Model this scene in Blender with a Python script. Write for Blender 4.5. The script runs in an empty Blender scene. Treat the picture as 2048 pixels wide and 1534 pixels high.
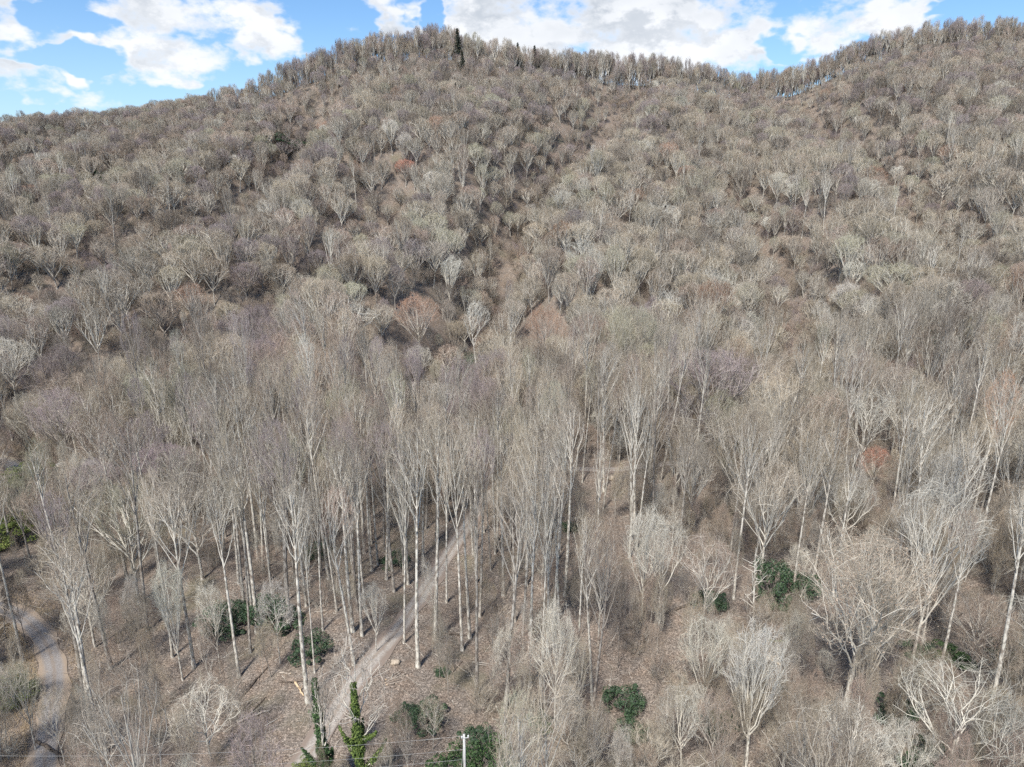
import bpy, math, random
import numpy as np

# ------------------------------------------------------------------ camera, sky, sun, exposure
PITCH = math.radians(16.0)
FPX = 1422.0                      # focal length in pixels of the 2048 x 1534 photograph
CAMZ = 60.0
sinP, cosP = math.sin(PITCH), math.cos(PITCH)
scene = bpy.context.scene
col = scene.collection

cam_d = bpy.data.cameras.new('camera')
cam_d.sensor_width = 36.0
cam_d.lens = FPX / 2048.0 * 36.0
cam_d.clip_start = 0.5
cam_d.clip_end = 9000.0
cam = bpy.data.objects.new('camera', cam_d)
cam.location = (0, 0, CAMZ)
cam.rotation_euler = (math.pi / 2 - PITCH, 0, 0)
col.objects.link(cam)
scene.camera = cam

SUN_EL, SUN_AZ = 52.0, 202.0      # degrees; azimuth clockwise from the view direction (+Y)
sa, se = math.radians(SUN_AZ), math.radians(SUN_EL)
sun_d = bpy.data.lights.new('sun', 'SUN')
sun_d.energy = 4.5
sun_d.angle = math.radians(8.0)
sun_d.color = (1.0, 0.955, 0.89)
sun = bpy.data.objects.new('sun', sun_d)
sun.rotation_euler = (math.pi / 2 - se, 0, math.pi - sa)
sun.location = (-80, -120, 160)
col.objects.link(sun)

vs = scene.view_settings
scene.display_settings.display_device = 'sRGB'
vs.view_transform = 'Standard'
vs.look = 'None'
vs.exposure = 0.68
vs.gamma = 1.0
vs.use_curve_mapping = False
scene.cycles.use_denoising = False        # the grain of 128 samples keeps the twigs crisp
scene.cycles.debug_use_spatial_splits = True
scene.cycles.adaptive_threshold = 0.02
scene.cycles.max_bounces = 3
scene.cycles.diffuse_bounces = 2
scene.cycles.glossy_bounces = 1
scene.cycles.transparent_max_bounces = 8
scene.render.film_transparent = False


class NB:
    """small helper round a node tree"""
    def __init__(self, nt):
        self.nt = nt
        nt.nodes.clear()

    def n(self, typ, **kw):
        nd = self.nt.nodes.new(typ)
        for k, v in kw.items():
            if k.startswith('i_'):
                nd.inputs[int(k[2:])].default_value = v
            else:
                setattr(nd, k, v)
        return nd

    def l(self, a, b):
        self.nt.links.new(a, b)

    def _in(self, nd, i, v):
        if isinstance(v, (int, float, tuple)):
            nd.inputs[i].default_value = v
        else:
            self.l(v, nd.inputs[i])

    def math(self, op, a, b=0.0, c=0.0, clamp=False):
        nd = self.n('ShaderNodeMath', operation=op, use_clamp=clamp)
        self._in(nd, 0, a); self._in(nd, 1, b); self._in(nd, 2, c)
        return nd.outputs[0]

    def smooth(self, v, lo, hi, a=0.0, b=1.0):
        nd = self.n('ShaderNodeMapRange', interpolation_type='SMOOTHSTEP')
        self._in(nd, 0, v); self._in(nd, 1, lo); self._in(nd, 2, hi); self._in(nd, 3, a); self._in(nd, 4, b)
        return nd.outputs[0]

    def mix(self, f, a, b, blend='MIX'):
        nd = self.n('ShaderNodeMix', data_type='RGBA', blend_type=blend)
        self._in(nd, 0, f)
        for i, v in ((6, a), (7, b)):
            if isinstance(v, tuple):
                nd.inputs[i].default_value = v if len(v) == 4 else (*v, 1.0)
            else:
                self.l(v, nd.inputs[i])
        return nd.outputs[2]

    def noise(self, vec, scale, detail=4.0, rough=0.55, dist=0.0):
        nd = self.n('ShaderNodeTexNoise')
        self.l(vec, nd.inputs['Vector'])
        nd.inputs['Scale'].default_value = scale
        nd.inputs['Detail'].default_value = detail
        nd.inputs['Roughness'].default_value = rough
        nd.inputs['Distortion'].default_value = dist
        return nd.outputs[0]


world = bpy.data.worlds.new('World')
scene.world = world
world.use_nodes = True
W = NB(world.node_tree)
sky = W.n('ShaderNodeTexSky', sky_type='NISHITA')
sky.sun_disc = False
sky.sun_elevation = se
sky.sun_rotation = sa
sky.altitude = 900
sky.air_density = 1.0
sky.dust_density = 1.2
sky.ozone_density = 1.3
tc = W.n('ShaderNodeTexCoord')
sep = W.n('ShaderNodeSeparateXYZ')
W.l(tc.outputs['Generated'], sep.inputs[0])
az = W.math('ARCTAN2', sep.outputs[0], sep.outputs[1])          # azimuth from the +Y axis
el = W.math('ARCSINE', sep.outputs[2])
dx, dy, dz = sep.outputs
# cumulus field: fractal noise over the whole sky, with the bigger clouds and gaps that are in view set by hand
comb = W.n('ShaderNodeCombineXYZ')
W.l(W.math('MULTIPLY', dx, 1.0), comb.inputs[0]); W.l(dy, comb.inputs[1]); W.l(W.math('MULTIPLY', dz, 1.7), comb.inputs[2])
V0 = comb.outputs[0]
comb2 = W.n('ShaderNodeCombineXYZ')                              # the same field a little higher up, for lit tops and grey bases
W.l(dx, comb2.inputs[0]); W.l(dy, comb2.inputs[1]); W.l(W.math('MULTIPLY', W.math('ADD', dz, 0.022), 1.7), comb2.inputs[2])
V1 = comb2.outputs[0]
CLOUDS = [  # photo x, y, half width, half height, weight
    (15, 125, 70, 50, 1.0), (25, 35, 60, 42, .9), (125, 78, 38, 14, .8), (325, 115, 120, 38, 1.0), (330, 32, 115, 45, 1.0),
    (508, 34, 68, 32, 1.0), (520, 92, 76, 28, 1.0), (122, 152, 30, 15, 1.0), (60, 185, 90, 12, .6), (340, 158, 70, 14, .8),
    (750, 12, 50, 22, .8), (770, 55, 80, 24, .9), (870, 40, 60, 50, .9), (1060, 60, 210, 90, 1.1), (1300, 60, 210, 90, 1.1),
    (1470, 85, 100, 50, 1.1), (1360, 12, 240, 32, .85), (1700, 50, 150, 44, 1.0), (1850, 10, 80, 24, .8), (2040, 40, 30, 25, 1.0),
    (655, 40, 62, 60, -1.0), (140, 28, 55, 24, -.9), (140, 112, 60, 16, -.9), (1575, 100, 36, 34, -.9),
    (1960, 15, 60, 14, -1.0), (860, 25, 22, 22, -.6)]
pq = W.n('ShaderNodeCombineXYZ')
wv = W.n('ShaderNodeTexNoise'); W.l(V0, wv.inputs['Vector']); wv.inputs['Scale'].default_value = 16.0; wv.inputs['Detail'].default_value = 3.0; wv.inputs['Roughness'].default_value = .6
ws = W.n('ShaderNodeSeparateColor'); W.l(wv.outputs['Color'], ws.inputs[0])
W.l(W.math('MULTIPLY_ADD', ws.outputs[0], .11, W.math('SUBTRACT', az, .055)), pq.inputs[0])
W.l(W.math('MULTIPLY_ADD', ws.outputs[1], .07, W.math('SUBTRACT', el, .035)), pq.inputs[1])
field = None
for (cx, cy, rx, ry, wgt) in CLOUDS:
    a_, b_ = (cx - 1024) / FPX, -(cy - 767) / FPX
    d = (a_, b_ * sinP + cosP, b_ * cosP - sinP)
    L = math.sqrt(sum(v * v for v in d))
    caz, cel = math.atan2(d[0], d[1]), math.asin(d[2] / L)
    kx, ky = FPX * .80 / rx, FPX * .80 / ry
    q = W.n('ShaderNodeVectorMath', operation='MULTIPLY_ADD')
    W.l(pq.outputs[0], q.inputs[0]); q.inputs[1].default_value = (kx, ky, 0); q.inputs[2].default_value = (-caz * kx, -cel * ky, 0)
    r2 = W.n('ShaderNodeVectorMath', operation='DOT_PRODUCT')
    W.l(q.outputs[0], r2.inputs[0]); W.l(q.outputs[0], r2.inputs[1])
    bl = W.math('MULTIPLY_ADD', r2.outputs['Value'], -wgt, wgt)
    if field is None:
        field = W.math('MAXIMUM', bl, 0.0)
    else:
        field = W.math('MAXIMUM' if wgt > 0 else 'MINIMUM', field, bl if wgt > 0 else W.math('MULTIPLY_ADD', r2.outputs['Value'], .9, wgt * .5))
steer = W.math('MULTIPLY_ADD', field, 0.40, -0.13)


def cloud_density(vec):
    return W.math('ADD', W.math('MULTIPLY', W.noise(vec, 13.0, 6.0, 0.6), 1.2), steer)


f0, f1 = cloud_density(V0), cloud_density(V1)
mask = W.smooth(f0, 0.57, 0.83)
lit = W.smooth(W.math('SUBTRACT', f0, f1), -0.10, 0.08)           # thinner above = sunlit top
thick = W.smooth(f0, 0.64, 0.92)
tone = W.smooth(W.noise(V1, 5.0, 4.0, .6), .38, .66)                # whole banks of cloud lie in their own shade
shade = W.math('MULTIPLY', W.math('MULTIPLY_ADD', W.math('SUBTRACT', 1.0, lit), .75, W.math('MULTIPLY', tone, .5)), thick, clamp=True)
ccol = W.mix(shade, (8.2, 8.35, 8.6, 1), (5.0, 5.4, 5.95, 1))
hz = W.smooth(el, 0.0, 0.22, 0.32, 0.0)                           # pale air near the horizon
skyc = W.mix(1.0, sky.outputs[0], (0.92, 1.2, 1.42, 1), 'MULTIPLY')
skyc = W.mix(hz, skyc, (6.1, 7.2, 8.2, 1))
below = W.smooth(el, -0.02, 0.0)
ccol = W.mix(W.math('MULTIPLY', W.math('MULTIPLY', mask, below), 0.97), skyc, ccol)
bg = W.n('ShaderNodeBackground')
bg.inputs[1].default_value = 0.078
W.l(ccol, bg.inputs[0])
world.cycles.sampling_method = 'NONE'
wo = W.n('ShaderNodeOutputWorld')
W.l(bg.outputs[0], wo.inputs[0])

# ------------------------------------------------------------------ terrain
rs = np.random.RandomState(11)


def px_dir(px, py):
    a_, b_ = (px - 1024.0) / FPX, -(py - 767.0) / FPX
    return np.array([a_, b_ * sinP + cosP, b_ * cosP - sinP])


SKYLINE = [(-700, 300), (-300, 285), (0, 268), (250, 240), (500, 205), (620, 160), (750, 126), (870, 112), (1000, 138), (1100, 158), (1250, 150),
           (1400, 178), (1480, 198), (1550, 186), (1650, 150), (1750, 122), (1850, 98), (1950, 90), (2048, 96), (2300, 130), (2700, 190)]
sk_u, sk_t = [], []
for (sx, sy) in SKYLINE:
    d = px_dir(sx, sy)
    sk_u.append(d[0] / d[1]); sk_t.append(d[2] / d[1])
R_u = [-1.2, -0.75, -0.4, -0.1, 0.1, 0.32, 0.5, 0.7, 1.2]
R_d = [330, 375, 405, 430, 440, 480, 455, 425, 380]


def sines(x, y, wl, n, seed):
    r = np.random.RandomState(seed)
    z = 0
    for i in range(n):
        a = r.rand() * 6.283; k = 6.283 / (wl * (0.6 + 0.9 * r.rand()))
        z = z + np.sin((x * np.cos(a) + y * np.sin(a)) * k + r.rand() * 6.283)
    return z / math.sqrt(n)


def seg_dist(x, y, poly):
    """distance to a polyline and position along it"""
    best = np.full(np.shape(x), 1e9); par = np.zeros(np.shape(x)); acc = 0.0
    for (ax, ay), (bx, by) in zip(poly[:-1], poly[1:]):
        L2 = (bx - ax) ** 2 + (by - ay) ** 2
        t = np.clip(((x - ax) * (bx - ax) + (y - ay) * (by - ay)) / L2, 0, 1)
        d = np.hypot(x - ax - t * (bx - ax), y - ay - t * (by - ay))
        m = d < best
        best = np.where(m, d, best); par = np.where(m, acc + t * math.sqrt(L2), par)
        acc += math.sqrt(L2)
    return best, par


GULLIES = [  # plan polylines, depth, half width
    ([(-26, 170), (-12, 215), (-4, 255), (-2, 300), (20, 345), (48, 395), (66, 440)], 28, 18),
    ([(-160, 235), (-118, 280), (-108, 330), (-95, 385)], 22, 17),
    ([(-125, 150), (-98, 190), (-66, 232), (-52, 268), (-46, 300)], 22, 16),
    ([(150, 250), (168, 320), (168, 390), (172, 450), (180, 490)], 24, 19),
    ([(70, 165), (92, 225), (105, 275), (100, 320)], 17, 15),
    ([(-250, 250), (-235, 320), (-205, 370)], 14, 18),
    ([(215, 230), (240, 300), (262, 360)], 12, 17)]


def raw_height(x, y):
    u = x / np.maximum(y, 70.0)
    R = np.interp(u, R_u, R_d)
    zt = CAMZ + R * np.interp(u, sk_u, sk_t)
    y0 = 138.0 + 10 * np.sin(x * 0.03)
    t = (y - y0) / (R - y0)
    floor = 0.02 * np.clip(y - 60, 0, 90) + 0.9 * sines(x, y, 45, 5, 3) + 0.012 * np.clip(x, -150, 150)
    s = np.clip(t, 0, 1) ** 1.28
    z = floor + (zt - floor) * s
    z = z - np.where(t > 1, (y - R) * 0.55, 0)
    env = np.clip(t * 4, 0, 1) * np.clip((1.05 - t) * 3.2, 0, 1)
    z = z + env * (3.4 * sines(x, y, 75, 6, 5) + 1.2 * sines(x, y, 28, 5, 7))
    genv = np.clip(t * 9, 0, 1) * np.clip((1.05 - t) * 3.2, 0, 1)
    for poly, dep, wd in GULLIES:
        d, _ = seg_dist(x, y, poly)
        z = z - dep * genv * np.exp(-(d / wd) ** 2)
    return z


def axis(lo, hi, step, mlo, mhi, mstep, far):
    a = list(np.arange(lo, hi + .01, step))
    a = list(np.arange(mlo, lo, mstep)) + a + list(np.arange(hi + mstep, mhi, mstep))
    v, s = a[-1], mstep * 2
    while v < far:
        v += s; s *= 1.5; a.append(v)
    v, s = a[0], mstep * 2
    while v > -far:
        v -= s; s *= 1.5; a.insert(0, v)
    return np.array(a)


GX = axis(-125, 125, 1.4, -430, 430, 4.0, 5000)
GY = axis(34, 175, 1.4, -60, 560, 4.0, 5000)
MX, MY = np.meshgrid(GX, GY, indexing='ij')
GZ = raw_height(MX, MY)
GZ = np.maximum(GZ, -120)
for _ in range(2):                                                 # round the ridge lines a little
    Zp = np.pad(GZ, 1, mode='edge')
    sm = (Zp[:-2, 1:-1] + Zp[2:, 1:-1] + Zp[1:-1, :-2] + Zp[1:-1, 2:] + 2 * GZ) / 6
    GZ = sm


def height(x, y):
    x = np.asarray(x, float); y = np.asarray(y, float)
    i = np.clip(np.searchsorted(GX, x) - 1, 0, len(GX) - 2); j = np.clip(np.searchsorted(GY, y) - 1, 0, len(GY) - 2)
    fx = np.clip((x - GX[i]) / (GX[i + 1] - GX[i]), 0, 1); fy = np.clip((y - GY[j]) / (GY[j + 1] - GY[j]), 0, 1)
    return (GZ[i, j] * (1 - fx) * (1 - fy) + GZ[i + 1, j] * fx * (1 - fy) + GZ[i, j + 1] * (1 - fx) * fy + GZ[i + 1, j + 1] * fx * fy)


def ground_at(px, py):
    """where the view ray through a photo pixel meets the ground"""
    d = px_dir(px, py)
    t = np.arange(20, 900, 0.25)
    x, y, z = d[0] * t, d[1] * t, CAMZ + d[2] * t
    hit = np.nonzero(z < height(x, y))[0]
    k = hit[0] if len(hit) else len(t) - 1
    return float(x[k]), float(y[k])


def project(x, y, z):
    dep = y * cosP - (z - CAMZ) * sinP
    v = y * sinP + (z - CAMZ) * cosP
    return 1024 + FPX * x / dep, 767 - FPX * v / dep, dep


def z_for_py(y, py):
    k = (767.0 - py) / FPX
    return CAMZ + y * (k * cosP - sinP) / (cosP + k * sinP)


def smooth_line(pts, n=8):
    pts = np.array(pts, float); out = []
    for i in range(len(pts) - 1):
        p0, p1, p2, p3 = pts[max(i - 1, 0)], pts[i], pts[i + 1], pts[min(i + 2, len(pts) - 1)]
        for k in range(n):
            t = k / n
            out.append(0.5 * (2 * p1 + (p2 - p0) * t + (2 * p0 - 5 * p1 + 4 * p2 - p3) * t * t + (3 * p1 - p0 - 3 * p2 + p3) * t ** 3))
    out.append(pts[-1])
    return np.array(out)


TRACK_PX = [(560, 1600), (640, 1480), (690, 1395), (740, 1325), (795, 1262), (852, 1178), (900, 1105), (938, 1046), (985, 985), (1045, 950), (1130, 938), (1240, 938), (1340, 925), (1430, 905)]
LANE_PX = [(85, 1640), (92, 1500), (105, 1400), (108, 1335), (88, 1282), (50, 1240), (0, 1215), (-80, 1190)]
ROAD_PX = [(-260, 935), (-100, 928), (0, 924), (90, 921), (200, 926)]
roads = []
for nm, pxs, w in (('track', TRACK_PX, 1.5), ('lane', LANE_PX, 1.55), ('road', ROAD_PX, 2.6)):
    line = smooth_line([ground_at(*p) for p in pxs], 10)
    zl = height(line[:, 0], line[:, 1])
    for _ in range(30):
        zl[1:-1] = (zl[:-2] + zl[2:] + 2 * zl[1:-1]) / 4
    L = np.concatenate([[0], np.cumsum(np.hypot(*np.diff(line, axis=0).T))])
    roads.append((nm, line, zl, w, L))
    d, par = seg_dist(MX, MY, [tuple(p) for p in line])
    zr = np.interp(par, L, zl) - 0.06
    k = np.clip((d - w - 0.9) / 3.0, 0, 1); k = k * k * (3 - 2 * k)
    GZ = np.where(d < w + 4, zr * (1 - k) + GZ * k, GZ)


def mesh_np(name, V, quads, attrs=None, mats=(), smooth=False, uv=None):
    me = bpy.data.meshes.new(name)
    V = np.ascontiguousarray(V, np.float32); Q = np.ascontiguousarray(quads, np.int32)
    me.vertices.add(len(V)); me.vertices.foreach_set('co', V.ravel())
    me.loops.add(Q.size); me.loops.foreach_set('vertex_index', Q.ravel())
    me.polygons.add(len(Q)); me.polygons.foreach_set('loop_start', np.arange(0, Q.size, Q.shape[1], dtype=np.int32))
    if smooth:
        me.polygons.foreach_set('use_smooth', np.ones(len(Q), bool))
    for k, v in (attrs or {}).items():
        at = me.attributes.new(k, 'FLOAT', 'POINT'); at.data.foreach_set('value', np.ascontiguousarray(v, np.float32))
    if uv is not None:
        ul = me.uv_layers.new(name='uv'); ul.data.foreach_set('uv', np.ascontiguousarray(uv[Q.ravel()], np.float32).ravel())
    for m in mats:
        me.materials.append(m)
    me.update(calc_edges=True)
    return me


def link(name, me, parent=None, **props):
    o = bpy.data.objects.new(name, me)
    col.objects.link(o)
    if parent is not None:
        o.parent = parent
    for k, v in props.items():
        o[k] = v
    return o


def empty(name, loc, **props):
    o = link(name, None, **props)
    o.location = loc
    o.empty_display_size = 0.5
    return o


# ------------------------------------------------------------------ materials
def new_mat(name):
    m = bpy.data.materials.new(name)
    m.use_nodes = True
    return m, NB(m.node_tree)


def finish(B, color, rough=0.9, bump=None, strength=0.4, dist=0.05, spec=0.2):
    p = B.n('ShaderNodeBsdfPrincipled')
    B._in(p, 'Base Color', color) if not isinstance(color, tuple) else setattr(p.inputs['Base Color'], 'default_value', color)
    if isinstance(rough, float):
        p.inputs['Roughness'].default_value = rough
    p.inputs['Specular IOR Level'].default_value = spec
    if bump is not None:
        bn = B.n('ShaderNodeBump')
        bn.inputs['Strength'].default_value = strength; bn.inputs['Distance'].default_value = dist
        B.l(bump, bn.inputs['Height']); B.l(bn.outputs[0], p.inputs['Normal'])
    o = B.n('ShaderNodeOutputMaterial'); B.l(p.outputs[0], o.inputs[0])
    return p


def mat_litter():
    m, B = new_mat('leaf_litter')
    g = B.n('ShaderNodeNewGeometry').outputs['Position']
    vo = B.n('ShaderNodeTexVoronoi'); B.l(g, vo.inputs['Vector']); vo.inputs['Scale'].default_value = 7.0
    sp = B.n('ShaderNodeSeparateColor'); B.l(vo.outputs['Color'], sp.inputs[0])
    vo2 = B.n('ShaderNodeTexVoronoi'); B.l(g, vo2.inputs['Vector']); vo2.inputs['Scale'].default_value = 13.0
    sp2 = B.n('ShaderNodeSeparateColor'); B.l(vo2.outputs['Color'], sp2.inputs[0])
    leaf = B.math('ADD', B.math('MULTIPLY', sp.outputs[0], .55), B.math('MULTIPLY', sp2.outputs[1], .45))
    r = B.n('ShaderNodeValToRGB'); B.l(leaf, r.inputs[0])
    e = r.color_ramp.elements
    e[0].position = .1; e[0].color = (.065, .05, .04, 1)
    e[1].position = .95; e[1].color = (.43, .36, .30, 1)
    for ps, c in ((.35, (.125, .106, .090, 1)), (.55, (.182, .154, .129, 1)), (.75, (.252, .215, .180, 1))):
        x = e.new(ps); x.color = c
    big = B.noise(g, 0.09, 5, .6)
    mid = B.noise(g, 0.55, 4, .6)
    c = B.mix(B.smooth(mid, .35, .7), r.outputs[0], B.mix(1.0, r.outputs[0], (1.05, .97, .91, 1), 'MULTIPLY'))
    c = B.mix(B.smooth(big, .52, .72, 0, .5), c, (.13, .125, .075, 1))
    c = B.mix(B.smooth(B.noise(g, .22, 5, .65), .60, .74, 0, .8), c, (.10, .075, .058, 1))
    finish(B, c, .95, leaf, .6, .12)
    return m


def mat_road(name, base, dark, edge, rut):
    m, B = new_mat(name)
    uv = B.n('ShaderNodeUVMap'); uv.uv_map = 'uv'
    s = B.n('ShaderNodeSeparateXYZ'); B.l(uv.outputs[0], s.inputs[0])
    g = B.n('ShaderNodeNewGeometry').outputs['Position']
    off = B.math('ABSOLUTE', B.math('SUBTRACT', s.outputs[0], .5))            # 0 centre .. .5 edge
    n1 = B.noise(g, .7, 5, .65); n2 = B.noise(g, 5.0, 3, .6); n3 = B.noise(g, 22.0, 2, .6)
    c = B.mix(B.smooth(n2, .35, .65), dark, base)
    c = B.mix(B.smooth(n3, .55, .8, 0, .35), c, (.45, .42, .38, 1))
    ctr = B.math('ADD', off, B.math('MULTIPLY', B.math('SUBTRACT', n1, .5), .12))
    c = B.mix(B.smooth(ctr, .02, .11, rut, 0), c, (.20, .155, .118, 1))            # strip between the wheel tracks
    c = B.mix(B.smooth(ctr, .22, .42), c, edge)
    c = B.mix(B.smooth(n1, .54, .66, 0, .65), c, edge)
    finish(B, c, .95, n2, .5, .05)
    return m


def mat_bark():
    """bark and twigs of the bare trees: 'thin' runs from trunk to twig, 'tint' and 'pale' belong to each tree"""
    m, B = new_mat('bark')
    th = B.n('ShaderNodeAttribute', attribute_type='GEOMETRY', attribute_name='thin').outputs['Fac']
    ti = B.n('ShaderNodeAttribute', attribute_type='INSTANCER', attribute_name='tint').outputs['Color']
    pa = B.n('ShaderNodeAttribute', attribute_type='INSTANCER', attribute_name='pale').outputs['Fac']
    tco = B.n('ShaderNodeTexCoord').outputs['Object']
    mp = B.n('ShaderNodeMapping'); mp.inputs['Scale'].default_value = (1, 1, .35); B.l(tco, mp.inputs[0])
    n = B.noise(mp.outputs[0], 4.0, 4, .65)
    n2 = B.noise(tco, .8, 3, .6)
    bark = B.mix(B.smooth(n, .36, .62), (.21, .18, .15, 1), (.62, .585, .51, 1))
    bark = B.mix(B.smooth(n2, .5, .7, 0, .45), bark, (.36, .38, .30, 1))
    dk = B.mix(B.smooth(n, .36, .62), (.07, .055, .048, 1), (.19, .165, .145, 1))
    bark = B.mix(pa, dk, bark)
    limb = B.mix(pa, (.19, .16, .135, 1), (.66, .62, .535, 1))
    c = B.mix(B.smooth(th, .02, .2), bark, limb)
    c = B.mix(B.smooth(th, .2, .75), c, B.mix(1.0, ti, (.78, .76, .74, 1), 'MULTIPLY'))
    p = B.n('ShaderNodeBsdfDiffuse'); B.l(c, p.inputs[0])
    o = B.n('ShaderNodeOutputMaterial'); B.l(p.outputs[0], o.inputs[0])
    return m


def mat_leaf(name, c0, c1, rough=.55, spec=.35):
    m, B = new_mat(name)
    g = B.n('ShaderNodeNewGeometry')
    n = B.noise(g.outputs['Position'], 1.3, 3, .6)
    r = B.math('ADD', B.math('MULTIPLY', g.outputs['Random Per Island'], .6), B.math('MULTIPLY', n, .5))
    finish(B, B.mix(B.smooth(r, .25, .85), c0, c1), rough, spec=spec)
    return m


def mat_wood(name, c0, c1, sc=3.0):
    m, B = new_mat(name)
    t = B.n('ShaderNodeTexCoord').outputs['Object']
    mp = B.n('ShaderNodeMapping'); mp.inputs['Scale'].default_value = (1, 1, .2); B.l(t, mp.inputs[0])
    n = B.noise(mp.outputs[0], sc, 5, .65)
    finish(B, B.mix(B.smooth(n, .3, .7), c0, c1), .9, n, .5, .03)
    return m


M_LITTER = mat_litter()
M_TRACK = mat_road('track_gravel', (.34, .31, .275, 1), (.23, .203, .178, 1), (.20, .16, .132, 1), .6)
M_LANE = mat_road('lane_gravel', (.255, .24, .23, 1), (.18, .163, .152, 1), (.27, .215, .165, 1), .5)
M_ROAD = mat_road('road_gravel', (.46, .43, .39, 1), (.38, .35, .31, 1), (.30, .26, .20, 1), .1)
M_BARK = mat_bark()
M_RHODO = mat_leaf('evergreen_leaf', (.018, .036, .02, 1), (.055, .095, .042, 1))
M_BROADGREEN = mat_leaf('laurel_leaf', (.016, .034, .014, 1), (.058, .100, .036, 1), .65, .18)
M_IVY = mat_leaf('ivy_leaf', (.022, .042, .012, 1), (.125, .165, .045, 1), .7, .12)
M_NEEDLE = mat_leaf('needle', (.03, .042, .03, 1), (.07, .085, .055, 1), .8, .1)
M_DRY = mat_leaf('dry_leaf', (.22, .16, .115, 1), (.42, .33, .25, 1), .8, .1)
M_MOSS = mat_leaf('moss_leaf', (.06, .085, .025, 1), (.17, .20, .06, 1), .8, .1)
M_LOG = mat_wood('log_bark', (.16, .125, .10, 1), (.42, .37, .31, 1))
M_DARKLOG = mat_wood('old_log', (.05, .04, .033, 1), (.15, .12, .095, 1))
M_FRESH = mat_wood('split_wood', (.48, .33, .20, 1), (.68, .52, .34, 1), 6)
M_POLE = mat_wood('pole_wood', (.36, .35, .33, 1), (.56, .55, .52, 1), 5)
M_METAL, B_ = new_mat('dull_metal'); finish(B_, (.42, .43, .43, 1), .5, spec=.5)
M_CERAMIC, B_ = new_mat('insulator_ceramic'); finish(B_, (.62, .62, .60, 1), .3, spec=.5)
M_WIRE, B_ = new_mat('wire_metal'); finish(B_, (.33, .33, .32, 1), .6, spec=.3)
M_ROCK = mat_wood('pale_rock', (.26, .215, .165, 1), (.46, .385, .30, 1), 4)

# ------------------------------------------------------------------ ground and roads
nx, ny = len(GX), len(GY)
Vg = np.stack([MX, MY, GZ], -1).reshape(-1, 3)
ii, jj = np.meshgrid(np.arange(nx - 1), np.arange(ny - 1), indexing='ij')
k0 = (ii * ny + jj).ravel()
Qg = np.stack([k0, k0 + ny, k0 + ny + 1, k0 + 1], -1)
link('ground', mesh_np('ground', Vg, Qg, mats=[M_LITTER], smooth=True), kind='structure')

ROAD_NAMES = {'track': ('gravel_track', M_TRACK), 'lane': ('gravel_lane', M_LANE), 'road': ('pale_road', M_ROAD)}
for nm, line, zl, w, L in roads:
    s = np.arange(0, L[-1], 0.8)
    cx, cy, cz = np.interp(s, L, line[:, 0]), np.interp(s, L, line[:, 1]), np.interp(s, L, zl)
    tx, ty = np.gradient(cx), np.gradient(cy); tl = np.hypot(tx, ty); nxn, nyn = ty / tl, -tx / tl
    NA = 9
    rr = np.random.RandomState(5)
    V, UV = [], []
    for k in range(NA):
        f = k / (NA - 1)
        wob = 0.25 * np.sin(s * .31 + k) + 0.18 * np.sin(s * .83 + 2 * k) if k in (0, NA - 1) else 0
        off = (f - .5) * 2 * (w + wob)
        rut = -0.035 * (math.exp(-((abs(f - .5) - .24) / .07) ** 2))
        X, Y = cx + nxn * off, cy + nyn * off
        V.append(np.stack([X, Y, np.maximum(cz, height(X, Y) + .02) + .045 + rut - (0.03 if k in (0, NA - 1) else 0)], -1))
        UV.append(np.stack([np.full_like(s, f), s], -1))
    V = np.stack(V, 1).reshape(-1, 3); UV = np.stack(UV, 1).reshape(-1, 2)
    a, b = np.meshgrid(np.arange(len(s) - 1), np.arange(NA - 1), indexing='ij')
    k0 = (a * NA + b).ravel()
    name, mt = ROAD_NAMES[nm]
    link(name, mesh_np(name, V, np.stack([k0, k0 + 1, k0 + NA + 1, k0 + NA], -1), mats=[mt], smooth=True, uv=UV), kind='structure')


def road_dist(x, y):
    return np.min([seg_dist(x, y, [tuple(p) for p in r[1][::3]] + [tuple(r[1][-1])])[0] - r[3] for r in roads], 0)


# ------------------------------------------------------------------ tree builder
def nrm(v):
    return v / np.maximum(np.linalg.norm(v, axis=-1, keepdims=True), 1e-9)


def grow(r, P, D, L, nseg, up, wig):
    """polylines that start at P, head along D, curve upwards and wiggle"""
    P = np.asarray(P, float); D = nrm(np.asarray(D, float)); L = np.asarray(L, float)
    pts = [P]
    for i in range(nseg):
        D = nrm(D + r.randn(*D.shape) * wig + np.array([0, 0, up / nseg]))
        P = P + D * (L / nseg)[:, None]
        pts.append(P)
    return np.stack(pts, 1)


def taper(r0, r1, n):
    t = np.linspace(0, 1, n)[None, :]
    return np.asarray(r0)[:, None] * (1 - t) + np.asarray(r1)[:, None] * t


def tube(pts, rad, sides):
    n, k, _ = pts.shape
    T = nrm(np.gradient(pts, axis=1))
    d0 = nrm(pts[:, -1] - pts[:, 0])
    ref = np.where(np.abs(d0[:, 2:3]) < .85, np.array([[0, 0, 1.]]), np.array([[1., 0, 0]]))[:, None, :]
    N = nrm(np.cross(T, np.broadcast_to(ref, T.shape))); Bn = np.cross(T, N)
    a = np.arange(sides) * 2 * math.pi / sides
    V = pts[:, :, None, :] + rad[:, :, None, None] * (N[:, :, None, :] * np.cos(a)[None, None, :, None] + Bn[:, :, None, :] * np.sin(a)[None, None, :, None])
    idx = np.arange(n * k * sides).reshape(n, k, sides)
    nxt = np.roll(idx, -1, axis=2)
    Q = np.stack([idx[:, :-1], nxt[:, :-1], nxt[:, 1:], idx[:, 1:]], -1).reshape(-1, 4)
    return V.reshape(-1, 3), Q


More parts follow.
